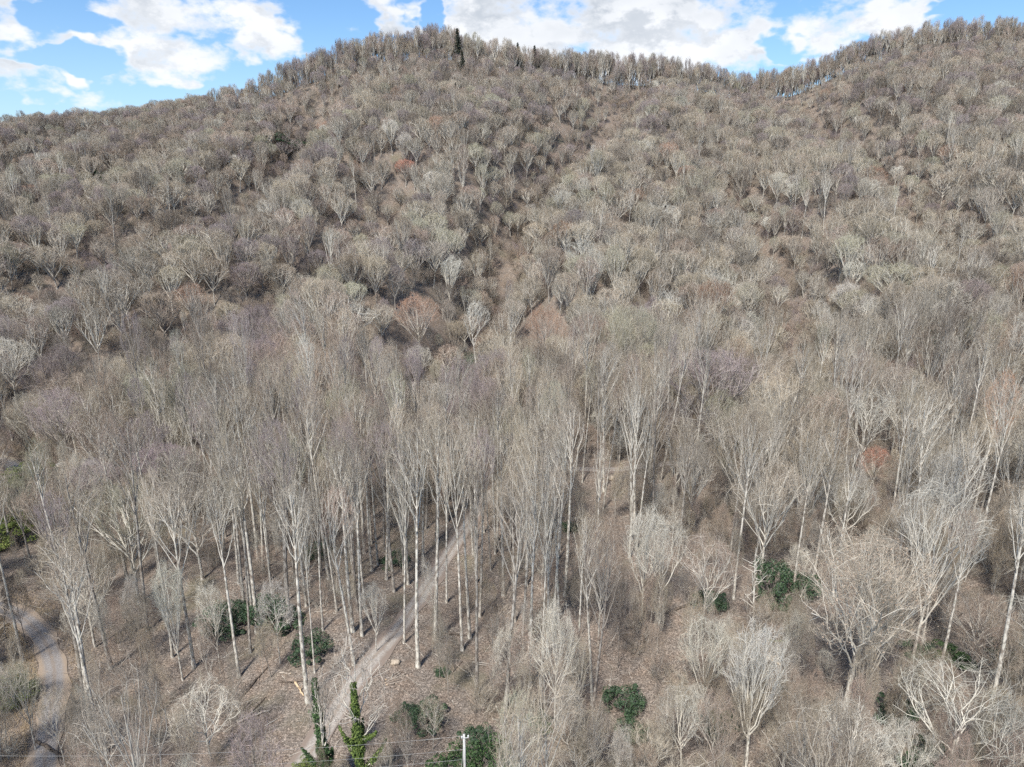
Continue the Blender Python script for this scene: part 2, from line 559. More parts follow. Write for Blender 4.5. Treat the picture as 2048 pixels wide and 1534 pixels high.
class Geo:
    def __init__(self):
        self.V, self.Q, self.A, self.n = [], [], [], 0

    def add(self, V, Q, thin):
        self.V.append(V); self.Q.append(Q + self.n)
        self.A.append(np.full(len(V), thin) if np.isscalar(thin) else thin)
        self.n += len(V)

    def mesh(self, name, mats, smooth=False):
        return mesh_np(name, np.concatenate(self.V), np.concatenate(self.Q), {'thin': np.concatenate(self.A)}, mats, smooth)


def sample(r, pts, per, t0, t1=1.0):
    """positions and tangents of children spread along parent polylines; per children each"""
    n, k, _ = pts.shape
    pi = np.repeat(np.arange(n), per)
    t = t0 + (t1 - t0) * ((np.tile(np.arange(per), n) + r.rand(n * per)) / per)
    f = t * (k - 1); i = np.minimum(f.astype(int), k - 2); f = (f - i)[:, None]
    p = pts[pi, i] * (1 - f) + pts[pi, i + 1] * f
    T = nrm(pts[pi, i + 1] - pts[pi, i])
    return pi, t, p, T


def turn(r, T, ang, az=None):
    """directions at an angle to T"""
    ref = np.where(np.abs(T[:, 2:3]) < .9, np.array([[0, 0, 1.]]), np.array([[1., 0, 0]]))
    N = nrm(np.cross(T, ref)); Bn = np.cross(T, N)
    az = r.rand(len(T)) * 2 * math.pi if az is None else az
    S = N * np.cos(az)[:, None] + Bn * np.sin(az)[:, None]
    return nrm(T * np.cos(ang)[:, None] + S * np.sin(ang)[:, None])


def exit_len(P, D, c, rad):
    """distance from P along D to the crown envelope, an ellipsoid"""
    p = (P - c) / rad; d = D / rad
    a = (d * d).sum(-1); b = (p * d).sum(-1); q = (p * p).sum(-1) - 1
    disc = np.maximum(b * b - a * q, 0)
    return np.maximum((-b + np.sqrt(disc)) / a, 0.05)


GOLD = 2.39996


def bez(r, P0, T0, P2, nseg, wig, lead=.5):
    """curves that leave P0 along T0 and end at P2, a little uneven on the way"""
    L = np.linalg.norm(P2 - P0, axis=-1, keepdims=True)
    P1 = P0 + T0 * L * lead
    t = np.linspace(0, 1, nseg + 1)[None, :, None]
    pts = (1 - t) ** 2 * P0[:, None] + 2 * t * (1 - t) * P1[:, None] + t * t * P2[:, None]
    n = r.randn(*pts.shape) * wig * L[:, None, :] * np.sqrt(t)
    n[:, 0] = 0
    return pts + n, L[:, 0]


def make_tree(seed, H, cw, clear, fork, n1, n2, n3, n4, r_trunk, leader=.9, low=-.1, wig=(.02, .02, .03, .06), twig=.8, stubs=0, tipr=.011, limb=1.0, flat=1.0, spread=(.42, .2), ctr=.42):
    """a bare broadleaved tree whose limbs fan out to an uneven dome: the trunk with its main limbs, and the crown of branches and twigs"""
    r = np.random.RandomState(seed)
    base = clear * H
    cz = base + (H - base) * ctr
    c = np.array([0, 0, cz]); rad = np.array([cw / 2 * r.uniform(.9, 1.1), cw / 2 * r.uniform(.9, 1.1), (H - cz)])
    ph = r.rand(6) * 6.283

    def surf(d, q):
        """point on the lobed crown surface in direction d"""
        d = nrm(d)
        az = np.arctan2(d[:, 1], d[:, 0])
        lob = 1 + .09 * np.sin(3 * az + ph[0]) + .07 * np.sin(5 * az + ph[1] + 2 * d[:, 2]) + .06 * np.sin(7 * d[:, 2] + 2 * az + ph[2])
        dn = np.where(d[:, 2:3] < 0, np.array([[1, 1, .55]]), 1.0)
        return c + d * rad * dn * (lob * q)[:, None]

    trunk, crown = Geo(), Geo()
    tp = grow(r, [[0, 0, -0.6]], [[r.randn() * .02, r.randn() * .02, 1]], [H * leader + .6], 14, .05, wig[0])
    tr = (r_trunk * (1 - np.linspace(0, 1, 15) ** 1.25 * .86))[None, :].copy()
    tr[0, 0] *= 1.55; tr[0, 1] *= 1.08
    trunk.add(*tube(tp, tr, 9), 0.0)
    # main limbs: the higher the target on the dome, the higher the limb leaves the trunk
    k = (np.arange(n1) + .5) / n1
    ez = low + (.97 - low) * k ** .8
    azm = np.arange(n1) * GOLD + r.randn(n1) * .25
    hr = np.sqrt(np.maximum(1 - ez ** 2, 0.01))
    tgt = surf(np.stack([np.cos(azm) * hr, np.sin(azm) * hr, ez], -1), r.uniform(.82, .99, n1))
    t = np.clip(fork[0] + (fork[1] - fork[0]) * k + r.randn(n1) * .02, fork[0] - .02, .99)
    f = t * 14; i = np.minimum(f.astype(int), 13); f = (f - i)[:, None]
    p = tp[0, i] * (1 - f) + tp[0, i + 1] * f
    out = tgt - p; out[:, 2] = 0
    T0 = nrm(nrm(out) * .55 + np.array([0, 0, .8]) * flat + nrm(tgt - p) * .7)
    b1, l1 = bez(r, p, T0, tgt, 7, wig[1], .38)
    rt = np.interp(t, np.linspace(0, 1, 15), tr[0])
    r1 = np.minimum(rt * .62, .0125 * l1 + .022) * limb
    trunk.add(*tube(b1, taper(r1, r1 * .25 + .008, 8), 6), .12)
    if stubs:
        _, ts, ps, Ts = sample(r, tp, stubs, .25, .95)
        ds = turn(r, Ts, np.radians(r.uniform(60, 95, stubs)))
        trunk.add(*tube(grow(r, ps, ds, r.uniform(.5, 2.2, stubs), 4, .1, .12), taper(np.full(stubs, .05), np.full(stubs, .015), 5), 4), .12)
    tips = b1[:, -1]

    def kids(bp, lp, per, t0, jit_, cap, lead_, nseg, wg):
        pi, t, p, T = sample(r, bp, per, t0, .97)
        base_d = (bp[pi, -1] - c) / rad + np.array([0, 0, .14])
        tg = surf(base_d + r.randn(len(p), 3) * jit_, r.uniform(.86, 1.03, len(p)))
        v = tg - p; L = np.linalg.norm(v, axis=-1, keepdims=True)
        tg = p + v / np.maximum(L, .01) * np.minimum(L, cap * r.uniform(.6, 1.1, len(p))[:, None])
        T0 = nrm(T * .8 + nrm(v) + r.randn(len(p), 3) * .10)
        b, l = bez(r, p, T0, tg, nseg, wg, lead_)
        return pi, t, b, l

    if n2:
        pi, t2, b2, l2 = kids(b1, l1, n2, .26, spread[0], cw * .62, .45, 4, wig[2])
        r2 = np.minimum(r1[pi] * (1 - .7 * t2) * .72, .0085 * l2 + .010) * limb
        crown.add(*tube(b2, taper(r2, r2 * .25 + .005, 5), 4), .36)
        tips = b2[:, -1]
        if n3:
            pi, t3, b3, l3 = kids(b2, l2, n3, .34, spread[1], 2.6, .4, 2, wig[3])
            r3 = np.minimum(r2[pi] * .5, .018)
            crown.add(*tube(b3, taper(r3, np.full(len(r3), tipr), 3), 3), .70)
            tips = b3[:, -1]
            if n4:
                pi, t4, p4, T4 = sample(r, b3, n4, .3)
                d4 = turn(r, T4, np.radians(r.uniform(15, 55, len(p4))))
                b4 = grow(r, p4, d4, r.uniform(.45, 1.0, len(p4)) * twig, 1, .25, .1)
                crown.add(*tube(b4, taper(np.full(len(p4), tipr), np.full(len(p4), tipr * .45), 2), 3), 1.0)
                tips = b4[:, -1]
    return trunk, crown, tips


KINDS = {}


def add_kind(key, word, n, fn):
    """n variants of one kind; each also in a plainer version for trees far off"""
    for s_ in range(n):
        kw = fn(s_)
        trunk, crown, tips = make_tree(**kw)
        kf = dict(kw)
        kf.update(n3=max(kw['n3'] - 1, 2), n4=max(kw['n4'] - 1, 1), tipr=.016, limb=kw.get('limb', 1) * 1.6, twig=kw.get('twig', .8) * 1.2)
        ft, fc, _ = make_tree(**kf)
        KINDS.setdefault(key, []).append(dict(
            trunk=trunk.mesh(key + '_trunk', [M_BARK], True), crown=crown.mesh(key + '_crown', [M_BARK]),
            far_trunk=ft.mesh(key + '_far_trunk', [M_BARK], True), far_crown=fc.mesh(key + '_far_crown', [M_BARK]),
            H=kw['H'], cw=kw['cw'], word=word, tips=tips))


add_kind('poplar', 'tall straight', 5, lambda i: dict(seed=100 + i, H=30, cw=(3.8, 4.6, 5.2, 6.0, 3.4)[i], clear=(.68, .64, .60, .56, .72)[i], fork=((.68, .64, .60, .56, .72)[i] - .06, .93), n1=(12, 13, 14, 13, 11)[i], n2=5, n3=4, n4=2, r_trunk=.225, leader=(.95, .93, .95, .9, .96)[i], low=-.15, wig=(.006, .014, .022, .05), flat=1.5, spread=(.3, .17), limb=.85, tipr=.010, ctr=(.45, .5, .5, .55, .45)[i]))
add_kind('broad', 'domed', 6, lambda i: dict(seed=200 + i, H=20, cw=(12.5, 11, 13.5, 10.5, 14, 12)[i], clear=(.34, .40, .30, .44, .36, .28)[i], fork=((.36, .42, .33, .46, .38, .30)[i], .74), n1=(12, 11, 13, 10, 13, 11)[i], n2=10, n3=7, n4=4, r_trunk=.25, leader=.70, low=(.0, .1, -.1, .05, -.05, .15)[i], wig=(.02, .018, .026, .055), tipr=.010, spread=(.34, .15), limb=1.05, ctr=(.42, .5, .38, .52, .44, .5)[i]))
add_kind('vase', 'vase-shaped', 4, lambda i: dict(seed=300 + i, H=21, cw=(10, 11.5, 10.5, 12.5)[i], clear=(.34, .40, .30, .44)[i], fork=((.36, .42, .32, .46)[i], .64), n1=10, n2=10, n3=7, n4=4, r_trunk=.25, leader=.62, low=.12, wig=(.02, .018, .026, .05), flat=1.0, tipr=.010, spread=(.33, .15), limb=1.0, ctr=(.5, .46, .52, .5)[i]))
add_kind('crooked', 'crooked-limbed', 4, lambda i: dict(seed=400 + i, H=17, cw=12 + i, clear=.28, fork=(.32, .76), n1=9, n2=8, n3=6, n4=3, r_trunk=.25, leader=.72, low=(-.1, 0, .1, .05)[i], wig=(.03, .032, .046, .07), flat=.9, tipr=.011, limb=1.0, spread=(.42, .2), ctr=.48))
add_kind('small', 'slight', 3, lambda i: dict(seed=500 + i, H=11, cw=5.2, clear=.28, fork=(.30, .88), n1=11, n2=7, n3=5, n4=3, r_trunk=.085, leader=.9, low=-.3, wig=(.03, .025, .035, .06), twig=.7, tipr=.008))
add_kind('ridge', 'high-crowned', 3, lambda i: dict(seed=550 + i, H=18, cw=4.6 + i * .7, clear=.40, fork=(.38, .85), n1=9, n2=7, n3=5, n4=3, r_trunk=.2, leader=.85, low=-.1, wig=(.03, .03, .04, .06)))
add_kind('snag', 'broken-topped', 1, lambda i: dict(seed=600, H=15, cw=2.6, clear=.5, fork=(.5, .9), n1=5, n2=2, n3=2, n4=1, r_trunk=.2, leader=.98, low=-.3, wig=(.015, .04, .06, .08), stubs=22))


def make_brush(seed, H, n, spread, per2, per3):
    r = np.random.RandomState(seed)
    a = r.rand(n) * 6.283; q = np.sqrt(r.rand(n))
    P = np.stack([np.cos(a) * q * spread * .35, np.sin(a) * q * spread * .35, np.full(n, -.15)], -1)
    D = np.stack([np.cos(a) * q * .7, np.sin(a) * q * .7, np.ones(n)], -1)
    l = H * r.uniform(.55, 1.05, n)
    b = grow(r, P, D, l, 5, .15, .1)
    g = Geo()
    g.add(*tube(b, taper(np.full(n, .028), np.full(n, .008), 6), 3), .3)
    pi, t, p, T = sample(r, b, per2, .2)
    b2 = grow(r, p, turn(r, T, np.radians(r.uniform(20, 50, len(p)))), l[pi] * r.uniform(.2, .4, len(p)), 2, .25, .14)
    g.add(*tube(b2, taper(np.full(len(p), .012), np.full(len(p), .007), 3), 3), .8)
    pi, t, p, T = sample(r, b2, per3, .15)
    b3 = grow(r, p, turn(r, T, np.radians(r.uniform(20, 55, len(p)))), H * r.uniform(.07, .16, len(p)), 1, .2, .1)
    g.add(*tube(b3, taper(np.full(len(p), .009), np.full(len(p), .005), 2), 3), 1.0)
    return g.mesh('brush', [M_BARK])


BRUSH = [make_brush(700 + i, 3.2 + .5 * i, 13, 2.2, 8, 5) for i in range(3)]


def leaf_quads(r, P, N, size, aspect=.45, curl=.25):
    """one small bent leaf (two quads) at each point, roughly facing N"""
    n = len(P)
    N = nrm(N + r.randn(n, 3) * .55)
    A = nrm(np.cross(N, r.randn(n, 3))); Bv = np.cross(N, A)
    s = size * r.uniform(.7, 1.3, n)[:, None]
    a, b = A * s, Bv * s * aspect
    m = P + N * s * curl
    V = np.stack([P - a - b * .5, P - a + b * .5, m + b, m - b, P + a + b * .4, P + a - b * .4], 1).reshape(-1, 3)
    k = np.arange(n)[:, None] * 6
    Q = np.concatenate([k + np.array([[0, 3, 2, 1]]), k + np.array([[3, 5, 4, 2]])])
    return V, Q


def make_evergreen(seed, n_leaf, size, lobes, rr=(1.0, 1.0, .8)):
    """rhododendron-like bush, unit radius: stems and a leafy mass of uneven lobes"""
    r = np.random.RandomState(seed)
    qa, qr = np.arange(lobes) * GOLD + r.randn(lobes) * .5, .80 * np.sqrt((np.arange(lobes) + r.rand(lobes)) / lobes)
    cs = np.stack([np.cos(qa) * qr, np.sin(qa) * qr, r.uniform(.12, 1.0, lobes) * (1.05 - .55 * qr)], -1)
    rads = r.uniform(.09, .27, lobes)
    which = r.randint(0, lobes, n_leaf)
    d = nrm(r.randn(n_leaf, 3)); d[:, 2] = np.abs(d[:, 2]) * .9 - .25; d = nrm(d)
    q = r.uniform(.55, 1.0, n_leaf) ** .5
    P = cs[which] + d * (rads[which] * q)[:, None]
    P[:, 2] = np.maximum(P[:, 2], .04)
    V, Q = leaf_quads(r, P, d + np.array([0, 0, .7]), size)
    lm = mesh_np('evergreen_leaves', V, Q, {}, None or [M_RHODO])
    g = Geo()
    D = cs - np.array([0, 0, 0.0])
    b = grow(r, np.tile([[0, 0, -.1]], (lobes, 1)), D, np.linalg.norm(D, axis=1), 5, .2, .1)
    g.add(*tube(b, taper(np.full(lobes, .022), np.full(lobes, .008), 6), 4), .1)
    pi, t, p, T = sample(r, b, 7, .3)
    b2 = grow(r, p, turn(r, T, np.radians(r.uniform(25, 60, len(p)))), r.uniform(.2, .45, len(p)), 3, .2, .12)
    g.add(*tube(b2, taper(np.full(len(p), .008), np.full(len(p), .003), 4), 3), .3)
    return lm, g.mesh('evergreen_stems', [M_BARK], True)


EVERGREEN = [make_evergreen(800 + i, 4200, .032, 26 + 4 * i) for i in range(3)]


def make_conifer(seed, H, rb):
    r = np.random.RandomState(seed)
    g = Geo(); tp = grow(r, [[0, 0, -.4]], [[0, 0, 1]], [H + .4], 8, .1, .01)
    g.add(*tube(tp, taper(np.array([.22]), np.array([.03]), 9), 7), .0)
    n = 90
    _, t, p, T = sample(r, tp, n, .12, .98)
    l = rb * (1.05 - t) * r.uniform(.75, 1.1, n) + .25
    d = turn(r, T, np.radians(r.uniform(78, 102, n)), np.arange(n) * GOLD)
    b = grow(r, p, d, l, 4, -.1, .05)
    g.add(*tube(b, taper(np.full(n, .035), np.full(n, .01), 5), 3), .1)
    pi, t2, p2, T2 = sample(r, b, 34, .12)
    P = p2 + r.randn(len(p2), 3) * (l[pi] * .10)[:, None]
    V, Q = leaf_quads(r, P, np.tile([[0, 0, 1.]], (len(P), 1)), .2, .5)
    return g.mesh('conifer_trunk', [M_BARK], True), mesh_np('conifer_needles', V, Q, {}, [M_NEEDLE])


CONIFER = [make_conifer(900 + i, 18, 3.2) for i in range(2)]

# ------------------------------------------------------------------ where the trees stand
R0 = random.Random(4)
TINTS = [('grey', (.38, .342, .285)), ('brown', (.365, .30, .238)), ('tan', (.475, .415, .325)), ('pinkish', (.435, .345, .285)), ('purplish', (.35, .295, .297)),
         ('olive', (.44, .42, .315)), ('dark', (.205, .175, .147)), ('silver', (.64, .615, .54)), ('rust', (.46, .295, .21)), ('red', (.52, .25, .18))]
TD = dict(TINTS)
# hand-set trees: kind, variant, base px, top py, crown width px (0 = natural), tint, pale, label
HAND = [
    ('poplar', 0, 186, 1478, 1062, 95, 'tan', 1.0, 'tall pale twin-stemmed tree beside the gravel lane, longer white trunk'),
    ('poplar', 1, 208, 1509, 1090, 80, 'tan', .9, 'slimmer pale tall tree standing just behind the lane-side white trunk'),
    ('vase', 0, 366, 1362, 1122, 85, 'silver', 1.0, 'pale fan-topped tree forking above a straight trunk, over bare brown litter'),
    ('poplar', 2, 388, 1336, 965, 90, 'tan', .9, 'tall pale tree rising directly behind the fan-topped forked tree'),
    ('poplar', 1, 479, 1355, 945, 70, 'grey', .95, 'tall straight pale tree in front of the dark evergreen bushes'),
    ('poplar', 0, 515, 1266, 890, 75, 'grey', .85, 'tall grey tree with its foot hidden in dark evergreen bushes'),
    ('poplar', 0, 616, 1404, 950, 90, 'grey', 1.0, 'thick smooth pale trunk beside the track, forked high, foot in open litter'),
    ('poplar', 2, 630, 1348, 985, 40, 'grey', .95, 'thin pale trunk just behind the thick smooth forked trunk'),
    ('poplar', 1, 646, 1262, 960, 45, 'grey', .8, 'slender trunk standing above the round dark bush near the track'),
    ('poplar', 1, 708, 1330, 965, 70, 'pinkish', .95, 'leaning pale trunk at the track edge behind the ivy-clad tree'),
    ('small', 0, 441, 1348, 1165, 60, 'silver', 1.0, 'small pale broom-shaped tree in front of dark bushes'),
    ('small', 1, 561, 1330, 1155, 75, 'silver', 1.0, 'small pale forked tree growing in front of the dark rhododendron'),
    ('crooked', 0, 424, 1522, 1375, 150, 'silver', 1.0, 'low white many-limbed tree spreading above the fallen logs'),
    ('small', 2, 133, 1540, 1375, 70, 'tan', .9, 'small bare tree at the lower edge of the gravel lane'),
    ('crooked', 1, 30, 1420, 1325, 70, 'olive', .9, 'lichen-covered crooked little tree beside the gravel lane'),
    ('crooked', 2, 72, 1500, 1330, 60, 'olive', .8, 'thin twisted lichened tree leaning over the gravel lane'),
    ('small', 0, 14, 1290, 1140, 70, 'dark', .25, 'dark-stemmed thicket tree at the bend of the gravel lane'),
    ('small', 1, 52, 1288, 1150, 50, 'dark', .2, 'dark bent stem standing against the gravel lane bend'),
    ('poplar', 1, 836, 1336, 845, 90, 'tan', 1.0, 'tallest white trunk standing right of the gravel track, long clear stem'),
    ('poplar', 0, 870, 1278, 830, 75, 'grey', .85, 'tall grey trunk crossing the gravel track halfway up'),
    ('poplar', 2, 808, 1288, 930, 55, 'grey', .95, 'thin pale trunk on the near edge of the gravel track'),
    ('poplar', 2, 925, 1302, 835, 70, 'tan', 1.0, 'foremost of the close pair of pale trunks past the track'),
    ('poplar', 0, 940, 1278, 850, 60, 'tan', .9, 'rear of the close pair of pale trunks past the track'),
    ('poplar', 0, 706, 1264, 880, 70, 'grey', .95, 'tall pale trunk left of the track, beside a mottled twin'),
    ('poplar', 1, 724, 1274, 872, 65, 'grey', .9, 'mottled tall trunk nearest the uphill side of the track'),
    ('vase', 1, 752, 1305, 1165, 60, 'silver', 1.0, 'short white twiggy tree at the track edge above the slash'),
    ('poplar', 0, 1007, 1192, 860, 60, 'grey', .85, 'tall grey stem with a dark trunk at its side, mid slope'),
    ('poplar', 1, 1060, 1376, 850, 75, 'tan', .9, 'long speckled trunk with a crooked foot above the laurel bushes'),
    ('poplar', 2, 1083, 1368, 875, 60, 'grey', .9, 'long straight trunk standing beside the speckled crooked-footed trunk'),
    ('poplar', 0, 1096, 1185, 842, 60, 'tan', .85, 'tall stem in the centre of the pole-straight grove'),
    ('poplar', 1, 1130, 1192, 800, 75, 'tan', 1.0, 'tall fan-topped stem in front of the brown cut bank'),
    ('broad', 2, 1110, 1452, 1200, 90, 'silver', 1.0, 'pale conical tree with dense twigs above the utility pole'),
    ('broad', 0, 1196, 1292, 1035, 95, 'pinkish', .95, 'pinkish-topped pale tree between the grove and the white clump'),
    ('vase', 2, 1283, 1244, 1015, 95, 'silver', 1.0, 'white clump tree with many ascending stems'),
    ('crooked', 0, 1318, 1246, 1020, 120, 'silver', 1.0, 'bright white crooked tree just beside the white clump tree'),
    ('small', 2, 1236, 1338, 1130, 60, 'dark', .25, 'dark twin trunk standing in open litter below the white clump'),
    ('crooked', 1, 1403, 1262, 1062, 130, 'pinkish', 1.0, 'candelabra tree with pinkish tips and wide white limbs'),
    ('snag', 0, 1505, 1292, 1092, 0, 'silver', 1.0, 'dead broken-topped snag with stub branches beside dark evergreens'),
    ('broad', 1, 1722, 1434, 1170, 110, 'tan', .7, 'darker trunk close behind the great pale spreading oak'),
    ('crooked', 2, 1824, 1322, 950, 150, 'silver', 1.0, 'tall white tree with long drooping crooked arms'),
    ('poplar', 2, 1841, 1312, 1090, 60, 'tan', .8, 'leaning pale trunk crossing the foot of the drooping-armed tree'),
    ('vase', 0, 1492, 1540, 1250, 140, 'silver', 1.0, 'dense pale broom tree with many upright stems at the lower edge'),
    ('vase', 1, 1362, 1545, 1375, 120, 'silver', .95, 'bushy pale broom tree at the lower edge beside a dark laurel'),
    ('vase', 2, 1400, 1425, 1235, 110, 'silver', .95, 'pale fan-shaped tree above the bushy broom tree'),
    ('broad', 4, 1940, 1330, 1195, 175, 'brown', .6, 'low brown dome of a tree beside dark evergreens'),
    ('crooked', 0, 1885, 1580, 1335, 260, 'silver', 1.0, 'largest bright white crown in the lower corner, tangled limbs'),
    ('crooked', 1, 1690, 1600, 1420, 190, 'silver', 1.0, 'white tangled low crown in front of the great pale oak'),
    ('vase', 1, 1790, 1610, 1450, 130, 'silver', 1.0, 'white upright twiggy crown between two tangled white crowns'),
    ('crooked', 2, 2010, 1600, 1420, 170, 'silver', .9, 'pale tangled crown cut by the lower corner of the picture'),
    ('broad', 3, 2040, 1235, 975, 150, 'silver', .95, 'tall pale crown cut by the picture edge above the brown dome'),
    ('small', 1, 988, 1350, 1195, 50, 'dark', .25, 'dark forked leaning trunk in open litter'),
    ('crooked', 2, 1000, 1330, 1225, 60, 'silver', 1.0, 'little white arching tree behind the dark forked trunk'),
    ('small', 0, 866, 1500, 1400, 60, 'tan', .9, 'thin pale sapling in front of the dark hemlock'),
    ('crooked', 1, 1560, 1400, 1290, 80, 'silver', .9, 'small white forked tree behind the dense broom tree'),
    ('vase', 0, 1300, 1560, 1450, 100, 'tan', .9, 'twiggy pale clump at the lower edge beyond the utility pole'),
    ('small', 2, 1190, 1560, 1420, 90, 'tan', .8, 'thin twiggy stems near the lower edge between two laurels'),
    ('crooked', 0, 1160, 1600, 1490, 110, 'tan', .9, 'low arching pale twigs at the lower edge beside the laurels'),
    ('broad', 2, 84, 905, 792, 50, 'silver', 1.0, 'small white tree standing alone above the pale road'),
    ('poplar', 0, 25, 880, 760, 35, 'grey', .95, 'twin pale trunks on the bare bank above the pale road'),
    ('vase', 1, 225, 985, 770, 0, 'tan', .95, 'broad pale tree at the front of the spur above the road'),
    ('broad', 1, 60, 1120, 935, 100, 'olive', .6, 'grey-green crown over the grassy edge below the pale road'),
    ('broad', 3, 345, 1060, 890, 150, 'purplish', .5, 'wide purplish crown filling the hollow beyond the lane'),
    ('broad', 0, 1745, 990, 895, 75, 'red', .8, 'bright red-budded small crown among grey trees'),
    ('broad', 1, 812, 375, 318, 52, 'red', .7, 'small bright red-budded crown high on the far spur'),
    ('broad', 2, 1088, 740, 610, 95, 'rust', .5, 'round dark dome with a rust-red cap, mid picture'),
    ('broad', 4, 840, 720, 588, 100, 'rust', .8, 'round pale dome with an orange cap, mid picture'),
    ('broad', 1, 1420, 700, 560, 90, 'rust', .9, 'large tan crown with warm orange tips'),
    ('poplar', 1, 960, 800, 600, 60, 'silver', 1.0, 'tall white many-stemmed tree rising above a dark hollow'),
    ('crooked', 1, 1480, 760, 630, 100, 'silver', 1.0, 'white wide-armed skeleton tree, lone on the middle slope'),
    ('crooked', 2, 1640, 740, 615, 50, 'silver', 1.0, 'thin white bent tree with few branches on the middle slope'),
    ('crooked', 0, 1720, 960, 770, 130, 'silver', 1.0, 'white multi-stemmed tree above the red-budded crown'),
    ('crooked', 1, 1600, 1040, 850, 120, 'silver', 1.0, 'white forked tree with heavy limbs beside the red-budded crown'),
    ('crooked', 2, 1880, 1120, 890, 150, 'silver', 1.0, 'white angular-limbed tree below the red-budded crown'),
    ('broad', 3, 1420, 920, 700, 200, 'purplish', .45, 'widest grey-purple crown on the middle slope'),
    ('broad', 0, 2000, 960, 770, 180, 'grey', .8, 'broad grey crown at the picture edge, mid height'),
]
trees = []            # every canopy tree: kind, variant, x, y, z, scale xy, scale z, yaw, tint word, pale, label, hand
for (kd, vi, bx, by, ty, wpx, tint, pale, lab) in HAND:
    x, y = ground_at(bx, by)
    z = float(height(x, y))
    Kd = KINDS[kd][vi % len(KINDS[kd])]
    h = float(z_for_py(y, ty)) - z
    dep = project(x, y, z + h * .75)[2]
    sz = h / Kd['H']
    sxy = (wpx * dep / FPX / Kd['cw']) if wpx else sz
    sxy = min(max(sxy, sz * .55), sz * 1.7)
    trees.append([kd, vi % len(KINDS[kd]), x, y, z, sxy, sz, R0.uniform(0, 6.283), tint, pale, lab, True])

# scattered trees: dart throwing with a spacing that depends on the crown
cell = {}


def free(x, y, d):
    ci, cj = int(x // 6), int(y // 6)
    for a in range(ci - 2, ci + 3):
        for b in range(cj - 2, cj + 3):
            for (px_, py_, pd) in cell.get((a, b), ()):
                if (px_ - x) ** 2 + (py_ - y) ** 2 < (0.5 * (d + pd)) ** 2:
                    return False
    return True


def take(x, y, d):
    cell.setdefault((int(x // 6), int(y // 6)), []).append((x, y, d))


